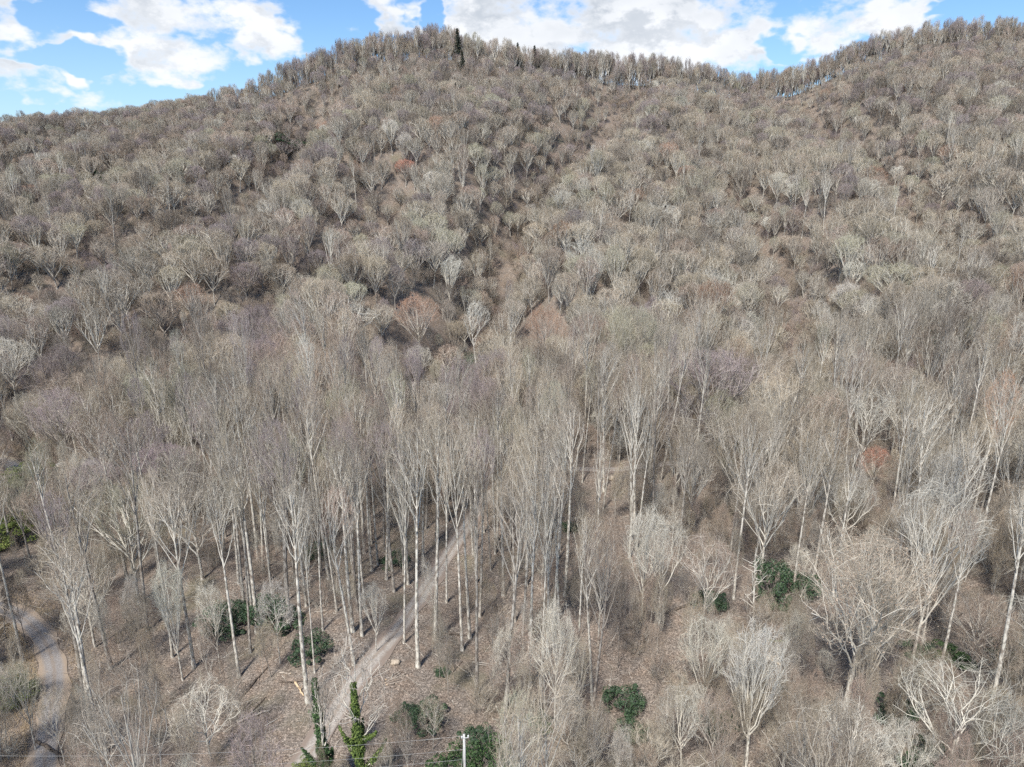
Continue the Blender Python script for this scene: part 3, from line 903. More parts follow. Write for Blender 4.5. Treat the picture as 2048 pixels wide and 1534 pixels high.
for t_ in trees:
    take(t_[2], t_[3], 5.0)
NC = 90000
cy_ = np.sqrt(R0.random() + np.random.RandomState(21).rand(NC) * 0.0 + np.random.RandomState(22).rand(NC) * (560 ** 2 - 36 ** 2) + 36 ** 2)
cx_ = (np.random.RandomState(23).rand(NC) * 2 - 1) * (0.80 * cy_ + 22)
cz_ = height(cx_, cy_)
crd = road_dist(cx_, cy_)
spec = sines(cx_, cy_, 55, 6, 31); spec2 = sines(cx_, cy_, 40, 6, 33)
gd_ = np.min([seg_dist(cx_, cy_, g_[0])[0] for g_ in GULLIES], 0)
uu_ = cx_ / cy_
ridge = np.interp(uu_, R_u, R_d)
for i in range(NC):
    x, y, z, u = float(cx_[i]), float(cy_[i]), float(cz_[i]), float(uu_[i])
    if crd[i] < 1.2 or y > ridge[i] + 55 or (gd_[i] < 4.5 and 165 < y < ridge[i] - 25):
        continue
    bpx, bpy_, _ = project(x, y, z)
    if bpy_ > 1180 and 560 < bpx < 1180 and R0.random() < .30:      # open litter round the track
        continue
    if bpy_ > 1240 and bpx < 560 and R0.random() < .3:
        continue
    if bpy_ > 1330 and R0.random() < .4:
        continue
    q = R0.random()
    grove = y < 138 and -.46 < u < .22
    if grove:
        kd = 'poplar' if q < .62 else 'vase' if q < .72 else 'broad' if q < .90 else 'small'
        if bpy_ > 1030:
            kd = 'poplar' if q < .9 else 'small'
    elif y < 170 and u > .2:
        kd = 'crooked' if q < .22 else 'broad' if q < .44 else 'vase' if q < .70 else 'poplar' if q < .88 else 'small'
    elif y < 150:
        kd = 'broad' if q < .46 else 'vase' if q < .72 else 'poplar' if q < .88 else 'crooked' if q < .93 else 'small'
    else:
        kd = 'broad' if q < .66 else 'vase' if q < .90 else 'poplar' if q < .915 else 'crooked' if q < .95 else 'small'
    if y > ridge[i] - 60 and kd in ('poplar', 'crooked'):
        kd = 'broad'
    lowrim = y > ridge[i] - 50 and u <= -.40
    if lowrim:
        kd = 'broad' if q < .7 else 'vase'
    rim = -8 < y - ridge[i] < 13 and u > -.40
    if rim:
        kd = 'ridge' if q < .62 else 'small'
    elif y > ridge[i] + 13 and u > -.40:
        continue
    d = {'poplar': 2.7 if y < 145 else 4.2, 'broad': 8.2, 'vase': 7.2, 'crooked': 7.6, 'small': 2.9, 'snag': 4, 'ridge': 2.5}[kd] * R0.uniform(.75, 1.2) * (.73 if y > 185 else .84 if y > 140 else 1.05) * (1 - .22 * min(max((y - 200) / 150, 0), 1)) * (.62 if lowrim else 1) 
    if not free(x, y, d):
        continue
    take(x, y, d)
    vi = R0.randrange(len(KINDS[kd]))
    s = R0.uniform(.78, 1.12)
    if gd_[i] < 13 and y > 165:
        s *= .8
    edge = max(0.0, 1 - abs(y - ridge[i]) / 60)
    s *= 1 - .20 * edge
    if y > 185:
        s *= .84 - .16 * min(max((y - 200) / 150, 0), 1)
    if rim:
        s = R0.uniform(.66, 1.05) if kd == 'ridge' else R0.uniform(.5, 1.1)
        s *= min(1, max(.6, .6 + .4 * (u + .40) / .16))
    elif lowrim:
        s *= .86
    elif -30 < y - ridge[i] <= -8 and u > -.34:
        s *= .85
    if grove and kd == 'poplar':
        s = R0.uniform(.74, 1.02)
    q2 = R0.random() * .52 + .48 * (0.5 + .5 * math.tanh(1.2 * spec[i]))
    tint = ('purplish' if q2 < .12 else 'brown' if q2 < .26 else 'grey' if q2 < .46 else 'tan' if q2 < .70 else 'pinkish' if q2 < .77 else 'olive' if q2 < .90 else 'silver')
    if spec2[i] < -1.3 and R0.random() < .5:
        tint = 'purplish'
    if (u < -.12 or y > ridge[i] - 110) and R0.random() < .30:
        tint = R0.choice(['purplish', 'purplish', 'brown', 'pinkish'])
    if R0.random() < .010:
        tint = 'rust'
    if R0.random() < .07:
        tint = 'dark'
    if y > ridge[i] - 70 and R0.random() < .4:
        tint = R0.choice(['brown', 'pinkish', 'purplish'])
    pale = min(1, max(.15, R0.gauss(.82, .22))) if tint not in ('dark', 'purplish') else R0.uniform(.2, .6)
    if kd == 'crooked':
        pale = R0.uniform(.8, 1); tint = 'silver' if R0.random() < .6 else tint
    wide = 1.1 if (y > 200 and kd == 'broad') else 1.0
    trees.append([kd, vi, x, y, z, s * wide * R0.uniform(.85, 1.15), s * (.9 if wide > 1 else 1), R0.uniform(0, 6.283), tint, pale, None, False])

KEYS = [(650, 1420), (652, 1500), (715, 1340), (718, 1420), (725, 1500), (928, 1490), (928, 1525), (1690, 1120), (1640, 1250), (1740, 1250), (1686, 1380), (616, 1390), (610, 1300), (450, 1215), (556, 1195), (625, 1270), (424, 1440),
        (380, 1420), (500, 1390), (570, 1420), (745, 1320), (800, 1255), (858, 1170), (905, 1100), (105, 1400), (95, 1460), (92, 1510), (90, 1532), (100, 1340), (80, 1275), (35, 924), (836, 1290), (925, 1270), (850, 1420), (950, 1500), (1403, 1120), (1506, 1150), (1545, 1150), (790, 1327),
        (1110, 1280), (1240, 1320), (1000, 1280), (366, 1300), (388, 1200), (479, 1300), (1283, 1100), (1320, 1080), (1745, 930), (1735, 912), (1757, 912), (1088, 650), (1062, 645), (1114, 645), (1088, 622), (840, 630), (812, 625), (868, 625), (840, 602), (1235, 945), (1180, 940), (1690, 1180), (1600, 1200), (905, 1515), (975, 1515), (1245, 1380), (1905, 1300), (1835, 1290)]
kd3 = []
for (kx_, ky_) in KEYS:
    gx_, gy_ = ground_at(kx_, ky_)
    kd3.append((kx_, ky_, gy_))


def hides(t_):
    kd, vi, x, y, z, sxy, sz = t_[:7]
    Kd = KINDS[kd][vi]
    tx_, ty_, dep = project(x, y, z + Kd['H'] * sz)
    bx_, by_, _ = project(x, y, z)
    hw = .5 * Kd['cw'] * sxy * FPX / dep
    frac = .62 if kd in ('poplar', 'ridge') else .8
    for (kx_, ky_, gy_) in kd3:
        if y < gy_ + 2 and ((tx_ - hw < kx_ < tx_ + hw and ty_ < ky_ < ty_ + (by_ - ty_) * frac) or (abs(bx_ - kx_) < 9 and ty_ < ky_ < by_)):
            return True
    return False


trees = [t_ for t_ in trees if t_[11] or not hides(t_)]

# which of them show largest in the picture
for t_ in trees:
    kd, vi, x, y, z, sxy, sz = t_[:7]
    Kd = KINDS[kd][vi]
    px, py, dep = project(x, y, z + Kd['H'] * sz)
    bx, by, _ = project(x, y, z)
    seen = -20 < px < 2068 and py < 1500 and by > 0 and y < ridge[0] + 900
    size = Kd['H'] * sz * Kd['cw'] * sxy / dep ** 2
    t_.append((1e6 if t_[11] else size) if seen or t_[11] else -1.0)
    t_.append((px, py))
order = sorted(range(len(trees)), key=lambda i: -trees[i][12])
N_SINGLE = 300
single = [trees[i] for i in order[:N_SINGLE]]
mass = [trees[i] for i in order[N_SINGLE:]]
print('canopy trees', len(trees))


def jit(c, k=.26):
    f = 1 + R0.uniform(-k, k)
    return [c[0] * f * R0.uniform(.97, 1.03), c[1] * f, c[2] * f * R0.uniform(.96, 1.04)]


LANDMARKS = [  # photo x, y and a phrase for things that are easy to find
    (150, 1180, 'the lane-side white trunk'), (355, 1180, 'the fan-topped forked tree'), (610, 1180, 'the thick smooth forked trunk'), (520, 1200, 'the dark rhododendrons'),
    (424, 1440, 'the low white many-limbed tree'), (60, 1300, 'the gravel lane bend'), (832, 1050, 'the tallest white trunk'), (930, 1040, 'the close pair of pale trunks'),
    (750, 1230, 'the short white tree by the track'), (1130, 960, 'the stem before the cut bank'), (1105, 1320, 'the pale conical tree'), (1283, 1120, 'the white clump tree'),
    (1403, 1150, 'the candelabra tree'), (1506, 1180, 'the broken snag'), (1690, 1240, 'the great spreading oak'), (1810, 1100, 'the drooping-armed white tree'),
    (1492, 1400, 'the dense broom tree'), (1940, 1260, 'the low brown dome'), (1885, 1440, 'the largest white crown'), (928, 1480, 'the utility pole'), (80, 845, 'the small white roadside tree'),
    (40, 925, 'the pale road'), (225, 860, 'the broad tree on the spur'), (345, 960, 'the wide purplish crown'), (1745, 940, 'the red-budded crown'), (1088, 670, 'the rust-capped dome'),
    (840, 650, 'the orange-capped dome'), (1420, 630, 'the large orange-tipped crown'), (960, 690, 'the white many-stemmed tree'), (1480, 690, 'the white skeleton tree'), (1640, 680, 'the thin bent white tree'),
    (1420, 800, 'the widest grey-purple crown'), (2000, 860, 'the broad crown at the edge'), (1600, 940, 'the heavy-limbed white tree'), (1880, 1000, 'the angular white tree'), (690, 1440, 'the ivy-clad trees'),
    (985, 985, 'the far bend of the track'), (1240, 930, 'the brown cut bank'), (650, 700, 'the middle spur'), (1720, 860, 'the white multi-stemmed tree')]
used_labels = set(h[8] for h in HAND)
PALE_W = lambda p: 'pale-trunked' if p > .75 else 'grey-trunked' if p > .4 else 'dark-trunked'


def auto_label(Kd, sxy, sz, tint, pale, px, py):
    q = sxy / sz
    size = 'tall' if sz > 1.0 else 'short' if sz < .88 else 'mid-height'
    wd = 'wide' if q > 1.08 else 'narrow' if q < .92 else 'even'
    cy_px = py + 60
    near = sorted(LANDMARKS, key=lambda l: (l[0] - px) ** 2 + (l[1] - cy_px) ** 2)
    for k in range(6):
        l = near[k]
        ax, ay = px - l[0], cy_px - l[1]
        dist = math.hypot(ax, ay)
        v = 'above' if ay < -.4 * dist else 'below' if ay > .4 * dist else ''
        h = 'left' if ax < -.4 * dist else 'right' if ax > .4 * dist else ''
        rel = {('above', ''): 'above', ('below', ''): 'below', ('', 'left'): 'left of', ('', 'right'): 'right of', ('above', 'left'): 'up left of', ('above', 'right'): 'up right of',
               ('below', 'left'): 'down left of', ('below', 'right'): 'down right of', ('', ''): 'behind'}[(v, h)]
        far = 'close' if dist < 70 else 'a little' if dist < 130 else 'well'
        word = Kd['word'].replace('tall straight', 'straight')
        for lab in (f"{tint} {word} tree {far} {rel} {l[2]}", f"{PALE_W(pale)} {tint} {word} tree {far} {rel} {l[2]}", f"{size} {PALE_W(pale)} {tint} {word} tree {far} {rel} {l[2]}",
                    f"{wd} {size} {tint} {word} tree {far} {rel} {l[2]}"):
            if lab not in used_labels:
                used_labels.add(lab)
                return lab
    return lab


def place_tree(t_):
    kd, vi, x, y, z, sxy, sz, yaw, tint, pale, lab, hand = t_[:12]
    Kd = KINDS[kd][vi]
    px, py = t_[13]
    if lab is None:
        lab = auto_label(Kd, sxy, sz, tint, pale, px, py)
    root = empty('bare_tree', (x, y, z), label=lab, category='tree', group='bare trees of the hillside wood')
    root.rotation_euler = (R0.gauss(0, .015), R0.gauss(0, .015), yaw)
    root.scale = (sxy, sxy, sz)
    c = jit(TD[tint])
    link('trunk', Kd['trunk'], root, tint=c, pale=float(pale))
    link('crown', Kd['crown'], root, tint=c, pale=float(pale))
    return root


for t_ in single:
    place_tree(t_)

# ------------------------------------------------------------------ masses: one object each, scattered on points
def scatter(name, groups, pts, label, category=None):
    """groups: list of collections lists [objects meshes]; pts rows: index, x, y, z, rx, ry, rz, sx, sz, r, g, b, pale"""
    pts = np.array(pts, float)
    me = bpy.data.meshes.new(name)
    me.vertices.add(len(pts)); me.vertices.foreach_set('co', np.ascontiguousarray(pts[:, 1:4], np.float32).ravel())
    def attr(n, typ, key, v):
        a = me.attributes.new(n, typ, 'POINT'); a.data.foreach_set(key, np.ascontiguousarray(v).ravel())
    attr('pick', 'INT', 'value', pts[:, 0].astype(np.int32))
    attr('turn', 'FLOAT_VECTOR', 'vector', pts[:, 4:7].astype(np.float32))
    attr('size', 'FLOAT_VECTOR', 'vector', np.stack([pts[:, 7], pts[:, 7], pts[:, 8]], -1).astype(np.float32))
    attr('tint', 'FLOAT_COLOR', 'color', np.concatenate([pts[:, 9:12], np.ones((len(pts), 1))], 1).astype(np.float32))
    attr('pale', 'FLOAT', 'value', pts[:, 12].astype(np.float32))
    o = link(name, me, kind='stuff', label=label)
    ng = bpy.data.node_groups.new(name, 'GeometryNodeTree')
    ng.interface.new_socket('Geometry', in_out='INPUT', socket_type='NodeSocketGeometry')
    ng.interface.new_socket('Geometry', in_out='OUTPUT', socket_type='NodeSocketGeometry')
    N = ng.nodes; Lk = ng.links
    gi, go, jn = N.new('NodeGroupInput'), N.new('NodeGroupOutput'), N.new('GeometryNodeJoinGeometry')
    def named(n, typ):
        nd = N.new('GeometryNodeInputNamedAttribute'); nd.data_type = typ; nd.inputs[0].default_value = n
        return nd.outputs[0]
    for gk, meshes in enumerate(groups):
        c = bpy.data.collections.new(f'{name}_{gk}')
        for k, m in enumerate(meshes):
            ob = bpy.data.objects.new(f'{name}_{gk}_{k:03d}', m)
            c.objects.link(ob)
        ci = N.new('GeometryNodeCollectionInfo'); ci.inputs[0].default_value = c
        ci.inputs['Separate Children'].default_value = True; ci.inputs['Reset Children'].default_value = True
        ip = N.new('GeometryNodeInstanceOnPoints')
        Lk.new(gi.outputs[0], ip.inputs['Points']); Lk.new(ci.outputs[0], ip.inputs['Instance'])
        ip.inputs['Pick Instance'].default_value = True
        Lk.new(named('pick', 'INT'), ip.inputs['Instance Index'])
        Lk.new(named('turn', 'FLOAT_VECTOR'), ip.inputs['Rotation'])
        Lk.new(named('size', 'FLOAT_VECTOR'), ip.inputs['Scale'])
        Lk.new(ip.outputs[0], jn.inputs[0])
    Lk.new(jn.outputs[0], go.inputs[0])
    md = o.modifiers.new('scatter', 'NODES'); md.node_group = ng
    return o


flat = [(kd, vi) for kd in KINDS for vi in range(len(KINDS[kd])) if KINDS[kd][vi]['crown'] is not None]
fi = {k: i for i, k in enumerate(flat)}
rows = []
for t_ in mass:
    c = jit(TD[t_[8]])
    rows.append([fi[(t_[0], t_[1])] + (len(flat) if t_[3] > 190 else 0), t_[2], t_[3], t_[4], R0.gauss(0, .045), R0.gauss(0, .045), t_[7], t_[5], t_[6], *c, t_[9]])
NF = len(flat)
scatter('forest', [[KINDS[k][v][w_ + 'trunk'] for w_ in ('', 'far_') for k, v in flat], [KINDS[k][v][w_ + 'crown'] for w_ in ('', 'far_') for k, v in flat]], rows,
        'grey-brown mass of bare trees covering the mountainside up to the ridge')

rows = []
NB_ = 20000
by_ = np.sqrt(np.random.RandomState(42).rand(NB_) * (235 ** 2 - 36 ** 2) + 36 ** 2)
bx_ = (np.random.RandomState(43).rand(NB_) * 2 - 1) * (0.78 * by_ + 15)
bz_ = height(bx_, by_); brd = road_dist(bx_, by_); bsp = sines(bx_, by_, 22, 6, 51); uu_ = bx_ / by_
nsmall = len(KINDS['small'])
for i in range(NB_):
    x, y, z = float(bx_[i]), float(by_[i]), float(bz_[i])
    if brd[i] < .6:
        continue
    px, py, dep = project(x, y, z)
    if y > 235:
        continue
    keep = .34 if y > 150 else .55
    if py > 1050 and px < 1250:
        keep = .30
    if py > 1150 and px > 1250:
        keep = .5
    if any(abs(px - kx_) < 42 and -8 < py - ky_ < 95 for (kx_, ky_, _) in kd3):
        continue
    keep *= .45 + .55 * (0.5 + .5 * math.tanh(1.4 * bsp[i]))
    if R0.random() > keep:
        continue
    c = jit(TD[R0.choice(['tan', 'grey', 'pinkish', 'tan', 'brown', 'silver'] if y < 150 else ['brown', 'grey', 'pinkish', 'tan', 'brown', 'purplish'])], .2)
    s = R0.uniform(.45, 1.15) * (1.25 if y > 150 else 1)
    if y < 150 and R0.random() < .5:
        h_ = R0.uniform(.5, 1.15)
        rows.append([3 + R0.randrange(nsmall), x, y, z, R0.gauss(0, .05), R0.gauss(0, .05), R0.uniform(0, 6.28), h_ * R0.uniform(.35, .6), h_, *c, R0.uniform(.2, .95)])
    elif R0.random() < (.22 if y < 150 else .4):
        rows.append([3 + R0.randrange(nsmall), x, y, z, R0.gauss(0, .06), R0.gauss(0, .06), R0.uniform(0, 6.28), s * .75, s * R0.uniform(.6, .95), *c, R0.uniform(.1, .8)])
    else:
        rows.append([R0.randrange(3), x, y, z, R0.gauss(0, .1), R0.gauss(0, .1), R0.uniform(0, 6.28), s, s * R0.uniform(.7, 1.2), *c, R0.uniform(.3, .9)])
# saplings: trunk and crown share an index in the second group
for i in range(5200):
    y = math.sqrt(R0.random() * (455 ** 2 - 235 ** 2) + 235 ** 2); x = R0.uniform(-.8, .8) * y
    s = R0.uniform(1.0, 1.7)
    c = jit(TD[R0.choice(['brown', 'grey', 'purplish', 'brown', 'pinkish'])], .2)
    rows.append([R0.randrange(3), x, y, float(height(x, y)), R0.gauss(0, .1), R0.gauss(0, .1), R0.uniform(0, 6.28), s * 1.2, s, *c, R0.uniform(.1, .6)])
empty_me = bpy.data.meshes.new('none')
scatter('undergrowth', [BRUSH + [k['trunk'] for k in KINDS['small']], [empty_me] * 3 + [k['crown'] for k in KINDS['small']]], rows,
        'tangle of bare brush and saplings under the trees')
print('undergrowth', len(rows))

# ------------------------------------------------------------------ the great oak with its withered leaves
def stand(bx, by, ty=None):
    x, y = ground_at(bx, by); z = float(height(x, y))
    return x, y, z, (float(z_for_py(y, ty)) - z if ty is not None else None)


x, y, z, h = stand(1686, 1428, 1072)
ot, oc, otips = make_tree(seed=77, H=h, cw=15.5, clear=.26, fork=(.34, .68), n1=15, n2=12, n3=9, n4=6, r_trunk=.34, leader=.74, low=.15, wig=(.02, .018, .03, .06), limb=.85, ctr=.5, flat=1.4, tipr=.008, spread=(.36, .16))
root = empty('oak_tree', (x, y, z), label='great pale spreading oak, widest near crown, still holding withered tan leaves', category='tree')
root.rotation_euler = (0, 0, 1.1)
link('trunk', ot.mesh('oak_trunk', [M_BARK], True), root, tint=[.56, .50, .41], pale=1.0)
link('crown', oc.mesh('oak_crown', [M_BARK]), root, tint=[.56, .50, .41], pale=1.0)
rr = np.random.RandomState(6)
pick = otips[rr.rand(len(otips)) < .30]
Vl, Ql = leaf_quads(rr, pick + rr.randn(len(pick), 3) * .12, np.tile([[0, -.3, 1.]], (len(pick), 1)), .075, .6)
link('withered_leaves', mesh_np('withered_leaves', Vl, Ql, {}, [M_DRY]), root)

# ------------------------------------------------------------------ ivy-clad trees
def ivy_tree(bx, by, ty, seed, ivy_top, limbs, bright, lab, cw):
    x, y, z, h = stand(bx, by, ty)
    r = np.random.RandomState(seed)
    t_, c_, _ = make_tree(seed=seed, H=h, cw=cw, clear=.42, fork=(.40, .85), n1=8, n2=6, n3=4, n4=2, r_trunk=.19, leader=.88, low=-.3, wig=(.02, .05, .07, .09), tipr=.013)
    root = empty('ivy_clad_tree', (x, y, z), label=lab, category='tree', group='ivy-clad trees by the track')
    link('trunk', t_.mesh('ivy_tree_trunk', [M_BARK], True), root, tint=[.50, .45, .39], pale=.95)
    link('crown', c_.mesh('ivy_tree_crown', [M_BARK]), root, tint=[.50, .45, .39], pale=.95)
    tp = grow(np.random.RandomState(seed), [[0, 0, 0]], [[0, 0, 1]], [h * ivy_top], 14, .05, .01)
    lb = []
    if limbs:
        a = r.rand(limbs) * .8 + np.arange(limbs) * 6.283 / limbs
        st = np.stack([np.zeros(limbs), np.zeros(limbs), h * r.uniform(.18, .5, limbs)], -1)
        lb = grow(r, st, np.stack([np.cos(a), np.sin(a), np.full(limbs, .75)], -1), r.uniform(2.2, 4.2, limbs), 8, .5, .08)
        gl = Geo(); gl.add(*tube(lb, taper(np.full(limbs, .07), np.full(limbs, .02), 9), 5), .1)
        link('limb', gl.mesh('ivy_limb', [M_BARK], True), root, tint=[.5, .45, .39], pale=.9)
    n = 8000
    _, tt, p, T = sample(r, tp, n, .0)
    az_ = r.rand(n) * 6.283
    wid = (.22 + .46 * np.sin(np.clip(tt * 3.3, 0, 3.1)) * (.6 + .4 * np.sin(tt * 29 + seed) * np.sin(tt * 11))) * np.sqrt(r.rand(n))
    D = np.stack([np.cos(az_), np.sin(az_), np.full(n, .25)], -1)
    Pn = [p + D * wid[:, None] + r.randn(n, 3) * .06]; Dn = [D]
    if limbs:
        _, tt, p, T = sample(r, lb, 420, .0)
        D = nrm(r.randn(len(p), 3)); Pn.append(p + D * (.5 * (1.1 - tt) * np.sqrt(r.rand(len(p))) + .05)[:, None]); Dn.append(D)
    V, Q = leaf_quads(r, np.concatenate(Pn), np.concatenate(Dn) + np.array([0, 0, .5]), .085, .8)
    link('ivy', mesh_np('ivy', V, Q, {}, [M_IVY if bright else M_BROADGREEN]), root)


ivy_tree(655, 1590, 1340, 31, .93, 5, False, 'slim trunk thickly wrapped in dark green ivy, nearer the thick smooth trunk', 2.6)
ivy_tree(728, 1610, 1275, 35, .74, 5, True, 'branching tree with yellow-green ivy up its limbs, beside the track', 6.5)

# ------------------------------------------------------------------ evergreen bushes
def bush(bx, by, wpx, tall, mat, lab, name='evergreen_bush', cat='bush'):
    x, y, z, _ = stand(bx, by)
    _, _, dep = project(x, y, z)
    rad = wpx * dep / FPX / 1.75
    lm, sm = EVERGREEN[R0.randrange(3)]
    root = empty(name, (x, y, z - .1), label=lab, category=cat, group='evergreen bushes under the trees')
    root.rotation_euler = (0, 0, R0.uniform(0, 6.28)); root.scale = (rad, rad, rad * tall)
    key = lm.name + mat.name
    m2 = bpy.data.meshes.get(key)
    if m2 is None:
        m2 = lm.copy(); m2.name = key; m2.materials.clear(); m2.materials.append(mat)
    link('foliage', m2, root)
    link('stems', sm, root, tint=[.3, .25, .2], pale=.3)


BUSHES = [
    (452, 1262, 100, 1.0, M_RHODO, 'dark rhododendron behind the small broom-shaped tree'), (556, 1250, 110, 1.1, M_RHODO, 'dark rhododendron behind the small forked pale tree'),
    (515, 1235, 80, .9, M_RHODO, 'dark rhododendron filling the gap between two larger ones'), (622, 1312, 85, 1.0, M_RHODO, 'round dark bush behind the thick smooth forked trunk'),
    (640, 1112, 70, .9, M_RHODO, 'dark bush among trunks uphill of the round dark bush'), (790, 1130, 60, .9, M_RHODO, 'dim dark bush between trunks above the gravel track'),
    (1545, 1200, 95, 1.7, M_RHODO, 'tall dark evergreen thicket beside the broken snag'), (1600, 1190, 80, 1.2, M_RHODO, 'dark evergreen just behind the crown of the spreading oak'),
    (850, 1450, 95, 1.0, M_RHODO, 'loose dark hemlock bush above the utility pole'), (812, 1440, 60, .9, M_RHODO, 'small dim bush beside the loose dark hemlock'),
    (905, 1560, 110, .9, M_BROADGREEN, 'glossy green laurel directly behind the utility pole'), (975, 1555, 120, 1.1, M_BROADGREEN, 'glossy green laurel on the far side of the utility pole'),
    (950, 1500, 80, 1.0, M_RHODO, 'dark laurel rising above the two glossy ones at the pole'), (885, 1350, 32, .9, M_RHODO, 'small round dark tuft alone on open litter'),
    (1245, 1415, 90, 1.0, M_RHODO, 'dark laurel below the dark twin trunk'), (1265, 1470, 70, .9, M_RHODO, 'dark laurel tucked under pale broom twigs'),
    (1080, 1450, 60, .6, M_BROADGREEN, 'low green patch of laurel beside the pale conical tree'), (1835, 1312, 70, 1.0, M_RHODO, 'dark bush at the foot of the drooping-armed tree'),
    (1905, 1320, 80, .7, M_BROADGREEN, 'green laurel in front of the low brown dome'), (2020, 1320, 90, .9, M_RHODO, 'dark evergreen beyond the low brown dome'),
    (1790, 1440, 90, 1.0, M_RHODO, 'dark evergreen seen through the largest white crown'), (1420, 1215, 70, 1.0, M_RHODO, 'dark bush under the candelabra tree'),
    (1435, 1460, 80, 1.0, M_RHODO, 'dark green bush between the broom tree and the fan-shaped tree'), (1860, 1540, 120, .8, M_RHODO, 'dark evergreen under the white tangle at the lower corner'),
    (1108, 990, 36, .8, M_MOSS, 'mossy green bush below the brown cut bank'), (1140, 1060, 44, .7, M_RHODO, 'small dark bush beside the fan-topped grove stem'),
    (18, 1085, 110, .9, M_MOSS, 'olive bush at the picture edge below the pale road'), (55, 958, 90, .6, M_MOSS, 'yellow-green grassy bush at the edge of the pale road'),
    (20, 1400, 100, .8, M_MOSS, 'olive thicket beside the lichened crooked tree'), (610, 1550, 60, .9, M_MOSS, 'mossy yellow-green bush at the lower end of the track'),
    (552, 292, 75, .6, M_RHODO, 'dark evergreen patch high on the far slope'), (590, 300, 60, .6, M_RHODO, 'second dark evergreen high on the far slope, lower and closer to the ridge gully'),
    (200, 362, 55, .7, M_RHODO, 'lone dark evergreen on the far slope beneath the lower ridge'), (1500, 905, 70, .8, M_MOSS, 'green bush on the bank beyond the cut bank'),
    (930, 740, 80, .8, M_RHODO, 'dark evergreen in the hollow below the white many-stemmed tree'), (1080, 745, 90, .7, M_RHODO, 'dark evergreen in the hollow under the rust-capped dome'),
    (1880, 690, 60, .8, M_RHODO, 'dark evergreen high on the slope beyond the thin bent white tree')]
for b_ in BUSHES:
    bush(*b_)

# ------------------------------------------------------------------ conifers on the ridge
for (bx, top, dist, lab) in ((917, 52, 424, 'dark spire of a conifer, tallest on the summit ridge'), (1037, 84, 432, 'thin dark conifer on the ridge just past the summit'),
                             (1071, 90, 434, 'dark conifer on the ridge, beyond the thin one'), (926, 100, 410, 'bushy dark conifer below the summit spire')):
    a_ = (bx - 1024) / FPX
    x, y = a_ * dist, dist
    z = float(height(x, y)); h = float(z_for_py(y, top)) - z
    x = (bx - 1024) / FPX * (y * cosP - (z + h * .6 - CAMZ) * sinP)
    ct, cn = CONIFER[R0.randrange(2)]
    root = empty('conifer', (x, y, float(height(x, y))), label=lab, category='conifer', group='conifers on the ridge')
    root.scale = (h / 15, h / 15, h / 18)
    link('trunk', ct, root, tint=[.2, .16, .13], pale=.2); link('needles', cn, root)

# ------------------------------------------------------------------ fallen logs, slash and stone
def log(p0, p1, rad, mat, lab, stubs=3, group='fallen logs on the forest floor', name='fallen_log', lift=.0):
    x0, y0 = ground_at(*p0); x1, y1 = ground_at(*p1)
    n = 9
    r = np.random.RandomState(int(p0[0] * 7 + p0[1]))
    t = np.linspace(0, 1, n)
    X, Y = x0 + (x1 - x0) * t, y0 + (y1 - y0) * t
    Z = height(X, Y); Z = np.maximum(Z, np.interp(t, [0, 1], [Z[0], Z[-1]])) * .6 + Z * .4 + rad * .75 + lift * np.sin(t * 3.14)
    pts = np.stack([X, Y, Z], -1)[None] - np.array([x0, y0, Z[0]])
    pts[:, 1:-1] += r.randn(1, n - 2, 3) * rad * .25
    rd = (rad * (1 - .45 * t) * r.uniform(.92, 1.08, n))[None]
    root = empty(name, (x0, y0, float(Z[0])), label=lab, category='log' if name == 'fallen_log' else 'branch', group=group)
    V, Q = tube(pts, rd, 8)
    link('stem', mesh_np('log_stem', V, Q, {}, [mat], True), root)
    for e, (c, rr_) in enumerate(((pts[0, 0], rd[0, 0]), (pts[0, -1], rd[0, -1]))):
        d = nrm(pts[0, -1] - pts[0, 0]) * (1 if e else -1)
        V, Q = tube(np.stack([c - d * .02, c + d * .03, c + d * .05])[None], np.array([[rr_ * .97, rr_ * .8, .01]]), 8)
        link('broken_end', mesh_np('log_end', V, Q, {}, [M_FRESH if mat is not M_DARKLOG else M_LOG]), root)
    for k in range(stubs):
        i = r.randint(2, n - 1)
        d = nrm(np.array([[r.randn(), r.randn(), abs(r.randn()) + .3]]))
        V, Q = tube(grow(r, pts[:, i], d, [r.uniform(.5, 1.6)], 4, .1, .1), taper(np.array([rad * .35]), np.array([.015]), 5), 5)
        link('branch_stub', mesh_np('log_stub', V, Q, {}, [mat], True), root)


